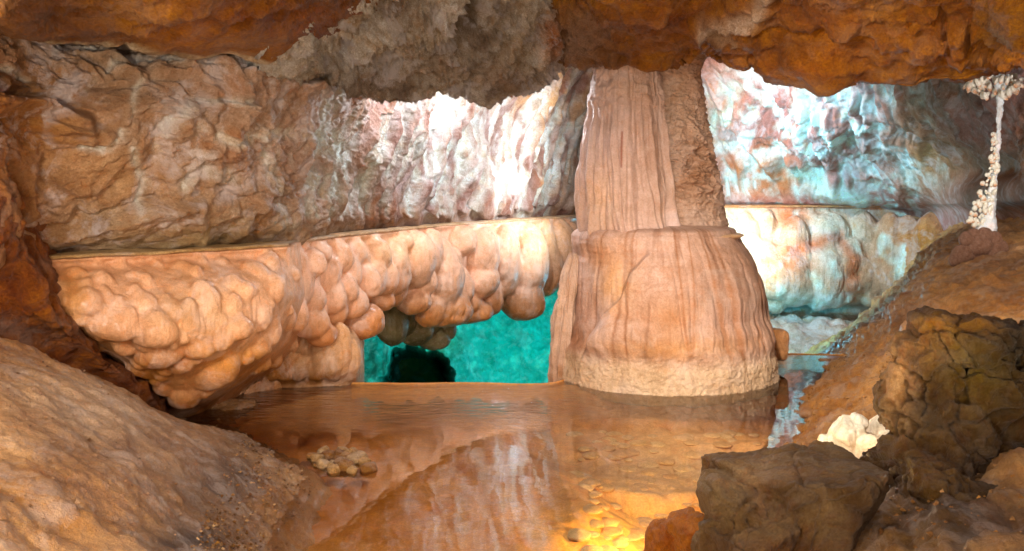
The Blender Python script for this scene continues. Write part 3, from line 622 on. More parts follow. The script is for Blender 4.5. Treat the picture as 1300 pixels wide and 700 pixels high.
c = mix(c, (222, 240, 240), stroke(X + 6 * wp[:, 0], Y + 9 * fbm(p * 2, 2, 1), [(1000, 225), (1025, 235), (1050, 245), (1080, 256), (1095, 262)], 9) * .9)
o = build('far_cave_wall', sh, M_far, None, c, .5 + 0 * X); tag(o, kind='structure')
o.data.materials.append(M_wall); fc_ = X[grid_faces(sh.nu, sh.nv)[:, 0]] + 30 * fbm(p * 1.2, 3, 66)[grid_faces(sh.nu, sh.nv)[:, 0]] > 1125
o.data.polygons.foreach_set('material_index', fc_.astype(np.int32))
Rf = empty('far_flowstone', pp(1040, 450, 18), 'brightly lit white and pale cyan flowstone lobes in the far chamber right of the column', 'flowstone')
xs = [850, 900, 960, 1020, 1080, 1130, 1180, 1230, 1300]
rails = [[pz(x, 20.0, 1.175) for x in xs], [pz(x, 19.3, 1.175) for x in xs], [pz(x, 19.35, 1.1) for x in xs]]
for y, D in ((300, 19.1), (345, 18.9), (378, 18.9), (392, 19.6), (402, 19.5), (415, 18.7), (440, 18.0), (465, 17.3), (500, 16.6)):
    rails.append([pp(x, y, D - max(0, x - 1120) * .012) for x in xs])
fl_ = [(940,290,24,26),(965,285,22,30),(935,320,20,28),(965,330,26,24),(985,345,26,26),(1010,300,16,24),(1032,285,16,26),(1050,295,15,22),(1062,275,14,16),(1020,345,14,30),(1000,360,18,20),(1048,350,22,34),(1072,330,18,22),(1085,300,16,24),(1100,320,17,34),(1098,285,14,18),(1130,305,16,38),(1128,345,14,20),(1150,300,14,26),(1075,360,16,14),(1020,372,16,12),(1045,378,18,12),(1160,330,14,24),(1180,300,18,30),(1190,285,14,18),(1112,350,10,24),(1055,320,12,16)]
def far_c(p, X, Y):
    c = blobs(X, Y, (216, 168, 148), [(950, 310, 45, 50, (236, 222, 200), .95), (1005, 275, 25, 20, (196, 108, 70), .95), (1010, 330, 40, 25, (200, 124, 96), .8), (1060, 300, 40, 40, (226, 222, 216), .8), (1170, 310, 50, 50, (176, 112, 60), .95), (1090, 350, 30, 30, (170, 120, 96), .7), (1020, 390, 70, 18, (150, 190, 190), .8), (1030, 430, 70, 30, (196, 164, 160), .8)])  # cyan glow of the undercut is put into the rock colour
    c = mix(c, (232, 240, 238), sst(fbm(p * V(1.6, 1.6, 1.2), 3, 8), .05, .3) * .7 * (X > 985) * (X < 1150) * (Y < 400))
    return mix(c, (198, 108, 72), stroke(X + 5 * fbm(p * 3, 2, 4), Y + 8 * fbm(p * 2, 2, 6), [(1000, 322), (1030, 312), (1065, 300), (1085, 330), (1078, 365)], 9) * .8)
for k in range(80):
    r = random.uniform(7, 13); fl_.append((random.uniform(975, 1120), random.uniform(400, 462), r, r * .95))
for k in range(60):
    r = random.uniform(8, 13); fl_.append((random.uniform(900, 1215), random.uniform(275, 385), r, r * random.uniform(1, 1.6)))
rails.append([pp(x, 500, 21) for x in xs]); rails.append([pp(x, 300, 21) for x in xs])
fuse_build('flowstone_body', rails, [(x, max(y, 266 + b * 1.3), a * 1.3, b * 1.3) for x, y, a, b in fl_ + [(1005, 345, 24, 32), (1055, 345, 20, 30), (1130, 315, 18, 40), (950, 320, 26, 36), (1085, 300, 18, 30)]], M_far, Rf, far_c, .032, inset=.35, fur=.02, smooth=2, fineamp=.01, dep=1.1)
rim('ledge', [pz(x, 19.25, 1.185) for x in (890, 950, 1020, 1090, 1160, 1232)], .03, M_far, Rf, (196, 138, 104))

# ------------------------------------------------------------------ stalagmite column
D0 = 8.4
K = empty('stalagmite_column', pz(842, D0, 0), 'massive fluted stalagmite column joining the ceiling, standing in the pool on a flared base', 'cave column')
def turned(name, prof, nu, nv, D, dispf, colf, mat, depth=1.0, parent=K, pale=.25):
    """closed turned body; prof = (screen row at D, left, right)"""
    pr = np.array(prof, float); z = CH - (pr[:, 0] - HY) / F * D; cx = ((pr[:, 1] + pr[:, 2]) / 2 - 650) / F * D; rr = (pr[:, 2] - pr[:, 1]) / 2 / F * D
    T = params(np.hypot(np.diff(z), np.diff(rr)), nv); q = cr(np.stack([z, cx, rr], 1), T)
    th = np.linspace(0, 2 * np.pi, nu, endpoint=False)
    G = np.zeros((nv, nu, 3)); G[:, :, 0] = q[:, 1:2] + q[:, 2:3] * np.cos(th); G[:, :, 1] = D + q[:, 2:3] * depth * np.sin(th); G[:, :, 2] = q[:, 0:1]
    s = Sheet.__new__(Sheet); s.G = G; s.nu = nu; s.nv = nv; s.flip = True
    n = np.zeros_like(G); n[:, :, 0] = np.cos(th); n[:, :, 1] = np.sin(th)
    X, Y = s.px(); p = s.P.copy(); dd = dispf(p, X, Y, np.tile(th, nv)); s.G = G + n * dd.reshape(nv, nu, 1)
    return build(name, s, mat, parent, colf(p, X, Y), pale + 0 * X, wrap=True)
def flute(th, z, k, s, wz=1.2):
    return ridged(np.stack([np.cos(th) * k, np.sin(th) * k, z * wz], 1), 3, s)
def groove(th, z, k, s, w=.07, wz=.5):
    return np.exp(-(vnoise(np.stack([np.cos(th) * k, np.sin(th) * k, z * wz], 1) , s) / w) ** 2)
def f1(p, X, Y, th):
    front = p[:, 1] < D0
    d = .06 * (flute(th, p[:, 2], 2.4, 101, .5) - .4) - .026 * groove(th, p[:, 2], 3.4, 102, .06) + .02 * fbm(p * V(6, 6, 3), 4, 107) + .05 * fbm(p * 2.2, 3, 103)
    top = sst(-Y, -175, -110); d = d * (1 - .6 * top) + top * (.05 * fbm(p * V(6, 6, 9), 4, 104))
    return d
def c1(p, X, Y):
    c = blobs(X, Y, (194, 160, 156), [(760, 260, 25, 50, (196, 152, 128), .7), (800, 110, 50, 30, (172, 136, 122), .8), (830, 180, 20, 60, (160, 122, 110), .7)])
    c = mix(c, (128, 60, 36), stroke(X, Y, [(790, 168), (789, 212)], 1.3) * .8 * (p[:, 1] < D0))
    return mix(c, (150, 104, 84), sst(flute(np.arctan2(p[:, 1] - D0, p[:, 0] - .93), p[:, 2], 6, 111, .4), -.4, .1) * -.5 + .5 * sst(fbm(p * V(9, 9, 1.2), 3, 112), .1, .5))
turned('shaft', [(20, 757, 842), (80, 754, 838), (110, 750, 840), (150, 744, 844), (200, 739, 850), (250, 737, 856), (280, 737, 860), (297, 739, 864), (310, 745, 860)], 460, 420, 8.25, f1, c1, M_col)
def f2(p, X, Y, th):
    w = np.stack([fbm(p * 2, 2, 5), fbm(p * 2, 2, 6), fbm(p * 2, 2, 7)], 1)
    rg = np.exp(-((X - 880) / 45) ** 2 - ((Y - 205) / 60) ** 2)
    return .05 * fbm(p * 2.4, 3, 121) + (.02 + .07 * rg) * (ridged(p * V(7, 7, 9) + w, 4, 122, .6) - .3) + .02 * fbm(p * V(5, 5, 22), 3, 124) + .012 * fbm(p * 26, 3, 123)
def c2(p, X, Y):
    c = blobs(X, Y, (182, 148, 138), [(890, 90, 30, 40, (182, 136, 120), .8), (880, 210, 40, 50, (148, 106, 86), .8), (860, 120, 25, 50, (160, 128, 114), .7)])
    return mix(c, (104, 70, 50), sst(fbm(p * 8, 4, 126), .1, .45) * .5)
turned('rough_flank', [(15, 800, 912), (60, 800, 908), (85, 800, 892), (120, 802, 893), (160, 800, 897), (200, 800, 905), (240, 800, 914), (270, 800, 918), (290, 798, 921), (305, 800, 915)], 420, 420, 8.55, f2, c2, M_col, .9)
prof = [(284, 800, 870), (288, 745, 922), (295, 729, 932), (308, 726, 938), (330, 722, 948), (355, 718, 956), (385, 716, 962), (420, 714, 967), (450, 715, 970), (466, 713, 971), (474, 711, 973), (490, 712, 972), (520, 712, 972)]
def f3(p, X, Y, th):
    Yc = HY + (CH - p[:, 2]) / 7.5 * F
    Yc = Yc + 9 * fbm(p * V(3, 3, .5), 3, 161) * sst(Yc, 400, 440)
    body = sst(Yc, 300, 318) * (1 - sst(Yc, 436, 470)); fr = (p[:, 1] < D0 + .2)
    fl = flute(th, p[:, 2], 4.2, 131, .6); fs = flute(th, p[:, 2], 11, 132, .7)
    grow = .3 + .7 * sst(Yc, 340, 430)
    d = body * grow * (.03 * (fl - .45) + .05 * fbm(p * V(2.2, 2.2, 1.4), 3, 160) - .020 * (groove(th, p[:, 2], 3.6, 132, .045, .3) + .3 * groove(th, p[:, 2], 7, 139, .05, .8) - .1)) + .012 * fbm(p * V(8, 8, 5), 4, 151) + .006 * body * vnoise(p * V(3, 3, 26), 152) * (1 - sst(Yc, 370, 400))
    # stepped shoulder running down to the left, secondary mound
    ln = [(822, 322), (800, 345), (786, 378), (764, 402), (748, 432), (742, 470)]
    yl = np.array([q[1] for q in ln]); xl = np.array([q[0] for q in ln]); xb = np.interp(Y, yl, xl)
    d += fr * body * (.075 * sst(X - xb - 5 * fbm(p * 5, 2, 8), -3, 5) - .05) * sst(Yc, 312, 335)
    m2 = 1 - sst(np.hypot((X - 790) / 46, (Y - 452) / 56), .75, 1.0); d += fr * body * .06 * m2
    # rounded knobs between the drips near the foot
    kn = domes(np.stack([th * 5.2, Yc / 42, 0 * th + .5], 1), 133)
    d += sst(Yc, 415, 435) * (1 - sst(Yc, 446, 472)) * .05 * (kn - .2)
    d += .02 * body * domes(np.stack([th * 7, Yc / 26, 0 * th + 2.5], 1), 134) * (1 - sst(Yc, 380, 420)) * sst(X, 790, 850)
    band = sst(Yc + 8 * fbm(p * 5, 3, 171), 436, 480); d += band * (.065 + .035 * fbm(p * V(6, 6, 4), 4, 135) + .015 * fbm(p * 30, 3, 136)) + .035 * fbm(p * 1.6, 2, 137)
    return d
def th_(p): return np.arctan2(p[:, 1] - D0, p[:, 0] - 1.29)
def c3(p, X, Y):
    Yc = HY + (CH - p[:, 2]) / 7.5 * F
    c = blobs(X, Yc, (190, 152, 144), [(780, 365, 26, 40, (206, 152, 112), .8), (760, 330, 30, 24, (188, 134, 106), .7), (850, 405, 40, 30, (186, 134, 104), .7), (880, 350, 60, 40, (158, 118, 104), .7), (850, 445, 110, 16, (196, 142, 106), .8), (730, 440, 16, 50, (160, 104, 76), .7)])
    c = mix(c, (150, 98, 70), groove(th_(p), p[:, 2], 3.6, 132, .03, .3) * .7)  # groove shade painted in as darker lines
    c = mix(c, (218, 184, 162), sst(Yc + 16 * fbm(p * 3, 4, 9), 450, 478) * .8)
    return mix(c, (128, 80, 56), sst(fbm(np.stack([np.arctan2(p[:, 1] - D0, p[:, 0] - 1.29) * 9, 0 * X, p[:, 2] * 1.2], 1), 3, 138), .15, .4) * .5 * (Yc < 462))
turned('flared_base', prof, 900, 460, D0, f3, c3, M_col, 1.0)
def ring():
    nu = 360; th = np.linspace(0, 2 * np.pi, nu, endpoint=False); r0 = .70 + .05 * fbm(np.stack([np.cos(th) * 3, np.sin(th) * 3, 0 * th], 1), 4, 5)
    r0 += .05 * np.exp(-((np.cos(th) + 1) / .03) ** 2) 
    G = np.zeros((7, nu, 3))
    for i, (a, z) in enumerate(((-.35, 1.22), (-.12, 1.205), (-.02, 1.192), (.0, 1.18), (-.02, 1.168), (-.06, 1.145), (-.3, 1.10))):
        G[i, :, 0] = 1.27 + (r0 + a) * np.cos(th); G[i, :, 1] = D0 + .02 + (r0 + a) * .95 * np.sin(th); G[i, :, 2] = z + .006 * vnoise(np.stack([th * 4, 0 * th, 0 * th + i * .2], 1))
    s = Sheet.__new__(Sheet); s.G = G; s.nu = nu; s.nv = 7; s.flip = False
    c = np.tile(lin((204, 162, 138)), (nu * 7, 1)); build('ledge', s, M_col, K, c, .2 + 0 * c[:, 0], wrap=True)
ring()
turned('side_drapery', [(322, 724, 730), (332, 718, 736), (345, 713, 737), (370, 710, 735), (400, 706, 733), (430, 703, 730), (460, 700, 728), (478, 698, 730), (500, 698, 730)], 150, 220, 8.25,
       lambda p, X, Y, th: .05 * (flute(th, p[:, 2], 2, 141, .8) - .4) + .05 * fbm(p * V(3, 3, 3), 3, 2) + .02 * fbm(p * 9, 3, 5), lambda p, X, Y: blobs(X, Y, (204, 166, 152), [(715, 475, 20, 14, (164, 116, 84), .7)]), M_col, 1.2)
turned('side_drapery', [(346, 956, 960), (360, 957, 968), (400, 960, 975), (430, 962, 977), (465, 962, 978), (500, 962, 978)], 120, 200, 8.45,
       lambda p, X, Y, th: .03 * (flute(th, p[:, 2], 2, 142, .8) - .4) + .04 * fbm(p * 4, 3, 2), lambda p, X, Y: blobs(X, Y, (180, 144, 130), []), M_col, 2.2)

# ------------------------------------------------------------------ boulders and stones
def box_rock(name, c0, dims, label, cat, mat, tint, seed, rot=(0, 0, 0), rnd_=5.0, n=60, rough=.06, extra=None, pale=.3, parent=None, group=None, blob=None):
    pale = .06 if mat is M_bould else pale
    """superquadric boulder, seated at its base; c0 = centre"""
    th = np.linspace(0, 2 * np.pi, n * 2, endpoint=False); ph = np.linspace(.02, np.pi - .02, n)
    T, Q = np.meshgrid(th, ph); u = np.stack([np.sin(Q) * np.cos(T), np.sin(Q) * np.sin(T), np.cos(Q)], -1).reshape(-1, 3)
    k = (np.abs(u) ** rnd_).sum(1) ** (-1 / rnd_); q = u * k[:, None]
    q = q * np.array(dims) / 2
    from mathutils import Euler
    Rm = np.array(Euler(rot).to_matrix()); q = q @ Rm.T
    s = max(dims); w = q / s
    nd = u @ Rm.T
    q = q + nd * (s * (rough * 1.6 * fbm(w * 2.2 + seed, 3, seed) + rough * (ridged(w * 4 + seed, 4, seed + 3) - .5) + rough * .3 * fbm(w * 16, 3, seed + 5)))[:, None]
    wp_ = q + np.array(c0)
    if extra is not None: wp_ = extra(wp_)
    X = wp_[:, 0] / wp_[:, 1] * F + 650; Y = HY + (CH - wp_[:, 2]) / wp_[:, 1] * F
    cc = blobs(X, Y, tint, blob or [])
    cc = cc * (1 + .35 * fbm(w * 5 + seed, 4, seed + 9))[:, None]
    base = V(c0[0], c0[1], wp_[:, 2].min()) if parent is None else np.array(parent.location)
    o = link(name, mesh_from(name, wp_ - base, grid_faces(n * 2, n, True), cc, pale + 0 * X), mat, parent, base if parent is None else None)
    if parent is None: tag(o, label, cat, group)
    return o
# small block beside the column
box_rock('stone_block', pp(985, 437, 8.6), (.17, .2, .27), 'small upright pinkish stone block leaning against the right foot of the column', 'stone', M_col, (188, 134, 102), 3, (0, .06, .2), 6, 40, .03)
def chunks(name, parts, voxel, label, cat, mat, tint, seed, rough=.03, blob=None, pale=.06, crag=1.0):
    """several broken blocks melted into one rock, then weathered"""
    from mathutils import Euler
    n = 40; th = np.linspace(0, 2 * np.pi, n, endpoint=False); ph = np.linspace(.02, np.pi - .02, 26); T_, Q = np.meshgrid(th, ph)
    u = np.stack([np.sin(Q) * np.cos(T_), np.sin(Q) * np.sin(T_), np.cos(Q)], -1).reshape(-1, 3)
    F1 = [tuple(f) for f in grid_faces(n, 26, True).tolist()] + [tuple(range(n)), tuple(range(25 * n, 26 * n))[::-1]]
    vs, fs = [], []
    for k, (c0, dims, rot, pw) in enumerate(parts):
        q = u * ((np.abs(u) ** pw).sum(1) ** (-1 / pw))[:, None] * np.array(dims) / 2
        rf = np.random.default_rng(seed * 31 + k)
        for _ in range(11):
            nn_ = rf.normal(size=3); nn_ /= np.linalg.norm(nn_); pr = q @ nn_; h_ = pr.max() * rf.uniform(.66, .86); q = q - nn_ * np.maximum(0, pr - h_)[:, None]
        q = q @ np.array(Euler(rot).to_matrix()).T
        q = q + u * (.05 * min(dims) * fbm(u * 1.4 + k * 3 + seed, 3, seed + k))[:, None]
        fs += [tuple(v + len(u) * k for v in f) for f in F1]; vs.append(q + np.array(c0))
    me = bpy.data.meshes.new('tmp'); me.from_pydata(np.concatenate(vs).tolist(), [], fs); me.update()
    ob = bpy.data.objects.new('tmp', me); col.objects.link(ob)
    r = ob.modifiers.new('r', 'REMESH'); r.mode = 'VOXEL'; r.voxel_size = voxel
    m2 = ob.modifiers.new('s', 'SMOOTH'); m2.factor = .5; m2.iterations = 1
    em = ob.evaluated_get(bpy.context.evaluated_depsgraph_get()).to_mesh(); nn = len(em.vertices)
    co = np.empty(nn * 3, np.float32); em.vertices.foreach_get('co', co); co = co.reshape(-1, 3).astype(float)
    no = np.empty(nn * 3, np.float32); em.vertices.foreach_get('normal', no); no = no.reshape(-1, 3)
    fi = np.empty(len(em.loops), np.int32); em.loops.foreach_get('vertex_index', fi); fi = fi.reshape(-1, 4)
    bpy.data.objects.remove(ob)
    w = np.stack([fbm(co * 4, 2, 1), fbm(co * 4, 2, 2), fbm(co * 4, 2, 3)], 1)
    w1, w2 = worley(co * V(5, 5, 6) + w * .5 + seed, seed)
    d = rough * (1.2 * fbm(co * 5 + seed, 3, seed) + crag * 1.0 * (ridged(co * V(6, 6, 9) + w * .6, 4, seed + 3) - .45) - crag * .8 * np.exp(-(w2 / .05) ** 2)) + rough * .4 * fbm(co * 28, 4, seed + 5, .6)
    co = co + no * d[:, None]; X = co[:, 0] / co[:, 1] * F + 650; Y = HY + (CH - co[:, 2]) / co[:, 1] * F
    c = blobs(X, Y, tint, blob or []) * (1 + .4 * fbm(co * 9 + seed, 4, seed + 9))[:, None]
    base = V(parts[0][0][0], parts[0][0][1], co[:, 2].min())
    return tag(link(name, mesh_from(name, co - base, fi, c, pale + 0 * X), mat, None, base), label, cat)
chunks('angular_boulder', [(pp(1010, 655, 3.6), (.62, .56, .37), (0, -.05, .12), 14), (pp(925, 640, 3.55), (.22, .34, .22), (0, .3, .1), 3), (pp(950, 700, 3.45), (.36, .4, .22), (0, -.2, .3), 4), (pp(1070, 618, 3.65), (.18, .3, .18), (0, .1, -.2), 6)], .0075,
       'angular grey brown boulder with a flat front at the bottom, over the amber lit water', 'boulder', M_bould, (104, 76, 50), 5, .026,
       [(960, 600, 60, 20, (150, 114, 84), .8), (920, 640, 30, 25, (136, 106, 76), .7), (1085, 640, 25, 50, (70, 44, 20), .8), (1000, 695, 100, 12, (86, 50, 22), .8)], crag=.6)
box_rock('rusty_stone', pp(846, 692, 3.75), (.12, .2, .17), 'small rusty brown stone leaning at the lower left of the bottom boulder', 'stone', M_bould, (160, 92, 40), 8, (0, .3, .2), 3.5, 50, .07)
box_rock('rusty_stone', pp(880, 685, 3.65), (.14, .2, .2), 'rusty brown stone wedged between a smaller rusty stone and the angular boulder', 'stone', M_bould, (164, 98, 50), 9, (0, -.2, .4), 3.5, 50, .07)
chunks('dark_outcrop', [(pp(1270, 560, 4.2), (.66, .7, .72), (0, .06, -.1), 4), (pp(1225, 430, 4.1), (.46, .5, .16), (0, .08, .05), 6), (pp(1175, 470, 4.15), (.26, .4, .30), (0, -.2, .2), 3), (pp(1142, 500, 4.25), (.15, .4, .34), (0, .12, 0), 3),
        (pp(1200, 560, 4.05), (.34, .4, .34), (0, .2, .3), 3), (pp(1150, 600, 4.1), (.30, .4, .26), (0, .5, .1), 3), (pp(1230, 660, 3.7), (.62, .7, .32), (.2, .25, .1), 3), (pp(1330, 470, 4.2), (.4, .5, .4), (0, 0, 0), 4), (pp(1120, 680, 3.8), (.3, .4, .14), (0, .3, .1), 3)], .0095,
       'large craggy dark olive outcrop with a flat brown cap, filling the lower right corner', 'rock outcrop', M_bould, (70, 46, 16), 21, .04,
       [(1200, 408, 70, 14, (112, 72, 32), .9), (1175, 440, 45, 30, (112, 76, 42), .9), (1140, 490, 20, 50, (196, 146, 108), .9), (1240, 470, 50, 45, (70, 54, 16), .8), (1290, 440, 25, 40, (30, 18, 5), .9), (1200, 520, 60, 30, (62, 40, 14), .8), (1290, 600, 80, 90, (46, 28, 8), .8), (1180, 610, 70, 60, (84, 52, 16), .7)])  # the shadow over the outcrop is put into its dark tints
chunks('white_rock', [(pp(1075, 560, 4.75), (.16, .22, .24), (0, .35, 0), 3), (pp(1100, 575, 4.7), (.16, .22, .18), (0, .5, 0), 3), (pp(1050, 570, 4.8), (.10, .2, .16), (0, .2, 0), 3), (pp(1030, 590, 4.75), (.22, .24, .08), (0, -.2, 0), 3), (pp(1085, 540, 4.8), (.10, .2, .12), (0, .5, 0), 3), (pp(1120, 560, 4.9), (.2, .3, .3), (0, .3, 0), 3), (pp(1010, 598, 4.8), (.2, .3, .06), (0, -.2, 0), 3)], .006,
       'bright cream and white crusted rock glowing behind the angular boulder', 'rock', M_lobe, (232, 214, 200), 31, .02, [(1110, 585, 20, 30, (220, 160, 110), .8), (1035, 592, 30, 12, (232, 196, 150), .8)], pale=.7, crag=.25)
# knobbly stone on far slope
kn = empty('knobbly_stone', pp(1240, 335, 9.7), 'knobbly purplish brown stone lump resting on the slope below the thin white column', 'stone')
for x, y, rx, ry in [(1240, 312, 17, 15), (1222, 322, 13, 12), (1260, 318, 14, 14), (1245, 330, 14, 12), (1228, 304, 11, 10), (1262, 304, 10, 10), (1250, 298, 11, 9), (1236, 298, 8, 8), (1270, 314, 9, 9), (1214, 330, 10, 9), (1252, 310, 10, 9), (1232, 322, 9, 9)]:
    add_lobe(kn, [lobe_mesh(60 + rx, (130, 82, 62), (168, 122, 106), .08)], M_sand, pp(x, y, 9.6), rx, ry, inset=0, name='knob')

# ------------------------------------------------------------------ ground: left slope
rails = [[pz(x, d, z) for x, d, z in r] for r in (
 [(-2600, .6, 1.3), (-900, .6, .9), (0, .6, .55), (700, .6, .0), (900, .6, -.3), (1200, .6, -.4)],
 [(-900, 1.8, 1.25), (-300, 1.8, .8), (0, 1.8, .55), (250, 1.8, .3), (480, 1.8, 0), (600, 1.8, -.35)],
 [(-500, 2.9, 1.2), (-120, 2.9, .82), (60, 2.9, .62), (240, 3.0, .33), (400, 3.1, 0), (490, 3.1, -.3)],
 [(-320, 4.2, 1.2), (-60, 4.2, .88), (80, 4.3, .68), (220, 4.3, .38), (345, 4.35, 0), (430, 4.35, -.28)],
 [(-280, 4.7, 1.2), (-40, 4.8, .90), (90, 5.0, .66), (240, 5.2, .30), (388, 5.35, 0), (460, 5.4, -.25)],
 [(-260, 5.0, 1.0), (0, 5.1, .76), (110, 5.55, .53), (210, 6.1, .16), (345, 6.05, 0.0), (440, 6.1, -.25)],
 [(-240, 5.5, .8), (0, 5.7, .5), (110, 6.1, .35), (200, 6.6, .05), (300, 6.6, 0.0), (420, 6.7, -.25)],
 [(-240, 6.4, .6), (0, 6.5, .4), (120, 6.8, .15), (220, 7.2, .02), (320, 7.5, .0), (430, 7.6, -.25)],
 [(-240, 8, .4), (0, 8, .3), (120, 8, .1), (220, 8.2, .0), (320, 8.4, -.1), (430, 8.5, -.3)])]
sh = Sheet(rails, 560, 520, flip=True); X, Y = sh.px(); p = sh.P.copy()
shore = sst(-p[:, 2], -.22, -.02)
peb = 1 - worley(p * 26, 61)[0]
d = .06 * fbm(p * 1.6, 4, 62) + .03 * fbm(p * 6, 5, 63, .6) + .025 * (ridged(p * V(3, 3, 3), 4, 67) - .4) + (.004 + .02 * shore) * peb + .004 * fbm(p * 40, 2, 64)
d *= sst(np.hypot(p[:, 0], p[:, 1]), .3, 1)
sh.disp(d)
c = blobs(X, Y, (206, 154, 116), [(90, 440, 110, 25, (178, 112, 60), .9), (40, 620, 120, 60, (158, 104, 60), .8), (140, 660, 120, 30, (170, 110, 54), .6), (290, 610, 70, 50, (84, 50, 20), 1.0), (330, 560, 50, 20, (120, 78, 40), .9), (240, 690, 80, 34, (64, 34, 8), 1.0), (360, 640, 40, 50, (140, 88, 40), .8), (200, 560, 80, 40, (150, 108, 84), .7), (300, 530, 60, 12, (160, 104, 60), .9), (120, 520, 90, 40, (204, 166, 144), .7)])
c = mix(c, (184, 148, 118), sst(peb, .5, .8) * .35 * shore)
tag(build('ground', sh, M_sand, None, c, .45 + 0 * X), kind='structure'); SLeft = sh
# right slope
rails = [[pz(x, d, z) for x, d, z in r] for r in (
 [(800, .6, -.3), (1100, .6, 0), (1600, .6, .4), (2600, .6, .7), (4500, .6, 1.1)],
 [(700, 2.0, -.3), (850, 2.0, -.05), (1100, 2.0, .3), (1400, 2.0, .6), (2000, 2.0, 1.0)],
 [(800, 3.3, -.4), (890, 3.3, -.03), (1020, 3.3, .26), (1220, 3.3, .52), (1650, 3.3, .95)],
 [(830, 4.4, -.4), (915, 4.4, -.02), (1020, 4.4, .18), (1220, 4.4, .5), (1600, 4.4, 1.0)],
 [(895, 5.4, -.35), (958, 5.4, 0), (1060, 5.4, .24), (1220, 5.4, .62), (1560, 5.4, 1.1)],
 [(930, 7, -.3), (1006, 7, 0), (1100, 7, .32), (1220, 7, .74), (1520, 7, 1.2)],
 [(980, 9.1, -.3), (1058, 9.1, 0), (1125, 9.1, .36), (1220, 9.1, .84), (1500, 9.1, 1.35)],
 [(960, 10.5, -.9), (1050, 10.5, -.3), (1120, 10.5, .2), (1215, 10.5, .84), (1500, 10.5, 1.4)],
 [(960, 13, -1.3), (1060, 13, -.6), (1130, 13, .02), (1215, 13, .92), (1480, 13, 1.6)],
 [(960, 17.5, -1.7), (1060, 17.5, -1.1), (1140, 17.5, -.1), (1225, 17.5, 1.0), (1450, 17.5, 1.8)])]
sh = Sheet(rails, 420, 620, flip=True); X, Y = sh.px(); p = sh.P.copy()
al = np.stack([X / 60 + Y / 38, (X - Y) / 420, p[:, 1] * .3], 1)
st_ = ridged(np.stack([p[:, 2] * 6 - p[:, 0] * 1.2, p[:, 1] * .6, 0 * X], 1) + .4 * fbm(p, 2, 3)[:, None], 4, 71)
d = .13 * fbm(p * 1.4, 4, 72) + .08 * (st_ - .4) + .05 * (ridged(p * V(5, 2.5, 5), 4, 77) - .4) + .02 * fbm(p * 12, 4, 73) + .006 * (1 - worley(p * 22, 74)[0])
sh.disp(d * sst(np.hypot(p[:, 0], p[:, 1]), .3, 1))
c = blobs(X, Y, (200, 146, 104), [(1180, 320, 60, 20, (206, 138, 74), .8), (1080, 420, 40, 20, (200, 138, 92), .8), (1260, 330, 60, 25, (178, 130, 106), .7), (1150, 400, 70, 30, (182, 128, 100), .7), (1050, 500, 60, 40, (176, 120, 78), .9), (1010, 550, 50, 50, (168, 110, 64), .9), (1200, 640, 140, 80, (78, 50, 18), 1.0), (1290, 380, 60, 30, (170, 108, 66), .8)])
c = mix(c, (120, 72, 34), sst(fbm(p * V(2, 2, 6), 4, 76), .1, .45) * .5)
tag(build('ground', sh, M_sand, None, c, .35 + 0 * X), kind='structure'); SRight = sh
# pebbly litter on the near right ground
lit = []
# ------------------------------------------------------------------ pool bed, water, dam
nb, mb = 460, 460
Dv = np.linspace(.6, 7.9, mb)[:, None] + np.zeros((1, nb)); Xv = np.linspace(-4.5, 4.5, nb)[None] + np.zeros((mb, 1))
Gb = np.stack([Xv, Dv, 0 * Xv], -1); sh = Sheet.__new__(Sheet); sh.G = Gb; sh.nu = nb; sh.nv = mb; sh.flip = True
Xp = Xv / Dv * F + 650; left = 1 - sst(Xp + 60 * np.sin(Dv * 2.1), 660, 780)
pb_ = Gb.reshape(-1, 3); edgeN = (.12 * fbm(pb_ * 1.4, 3, 80)).reshape(mb, nb)
zl = -.13 + .112 * sst(Dv + edgeN * 4, 4.4, 7.6) ** 1.0
zr = -.34 + .12 * sst(Dv + edgeN * .4, 5.62, 5.74) + .06 * sst(Dv + edgeN, 6.3, 6.6) + .05 * sst(Dv + edgeN, 6.9, 7.1)
sh.G[:, :, 2] = zl * left + zr * (1 - left)
X, Y = sh.px(); p = sh.P.copy()
ter = fbm(p * V(1.5, 5, 1), 4, 81)
sh.G[:, :, 2] += (.022 * ter + .05 * (domes(p * V(8, 8, 1), 82) - .3) * sst(X, 700, 760) + .006 * fbm(p * V(6, 14, 1), 3, 83)).reshape(mb, nb)
c = blobs(X, Y, (212, 142, 86), [(600, 510, 160, 20, (200, 142, 104), .8), (850, 600, 130, 60, (222, 184, 152), .95), (780, 520, 70, 24, (206, 132, 74), .8), (430, 620, 90, 60, (180, 108, 50), .9), (820, 690, 110, 50, (226, 180, 120), .9)])
tag(build('pool_bed', sh, M_bed, None, c, .1 + 0 * X), kind='structure'); bed = bpy.data.objects['pool_bed']; SBed = sh
stm = []
for k in range(6):
    n = 8; th = np.linspace(0, 2 * np.pi, 8, endpoint=False); ph = np.linspace(.05, np.pi - .05, 6); T, Q = np.meshgrid(th, ph)
    u = np.stack([np.sin(Q) * np.cos(T), np.sin(Q) * np.sin(T), np.cos(Q)], -1).reshape(-1, 3); q = u * (1 + .18 * fbm(u * 1.5 + k * 4, 2, k))[:, None]
    stm.append(mesh_from('stone', q, grid_faces(8, 6, True), np.tile(lin([(226, 188, 156), (214, 174, 140), (230, 194, 160), (208, 164, 128), (222, 180, 140), (216, 178, 150)][k]), (48, 1)), np.full(48, .2)))
    stm[-1].materials.append(M_bed)
bl = np.array(bed.location)
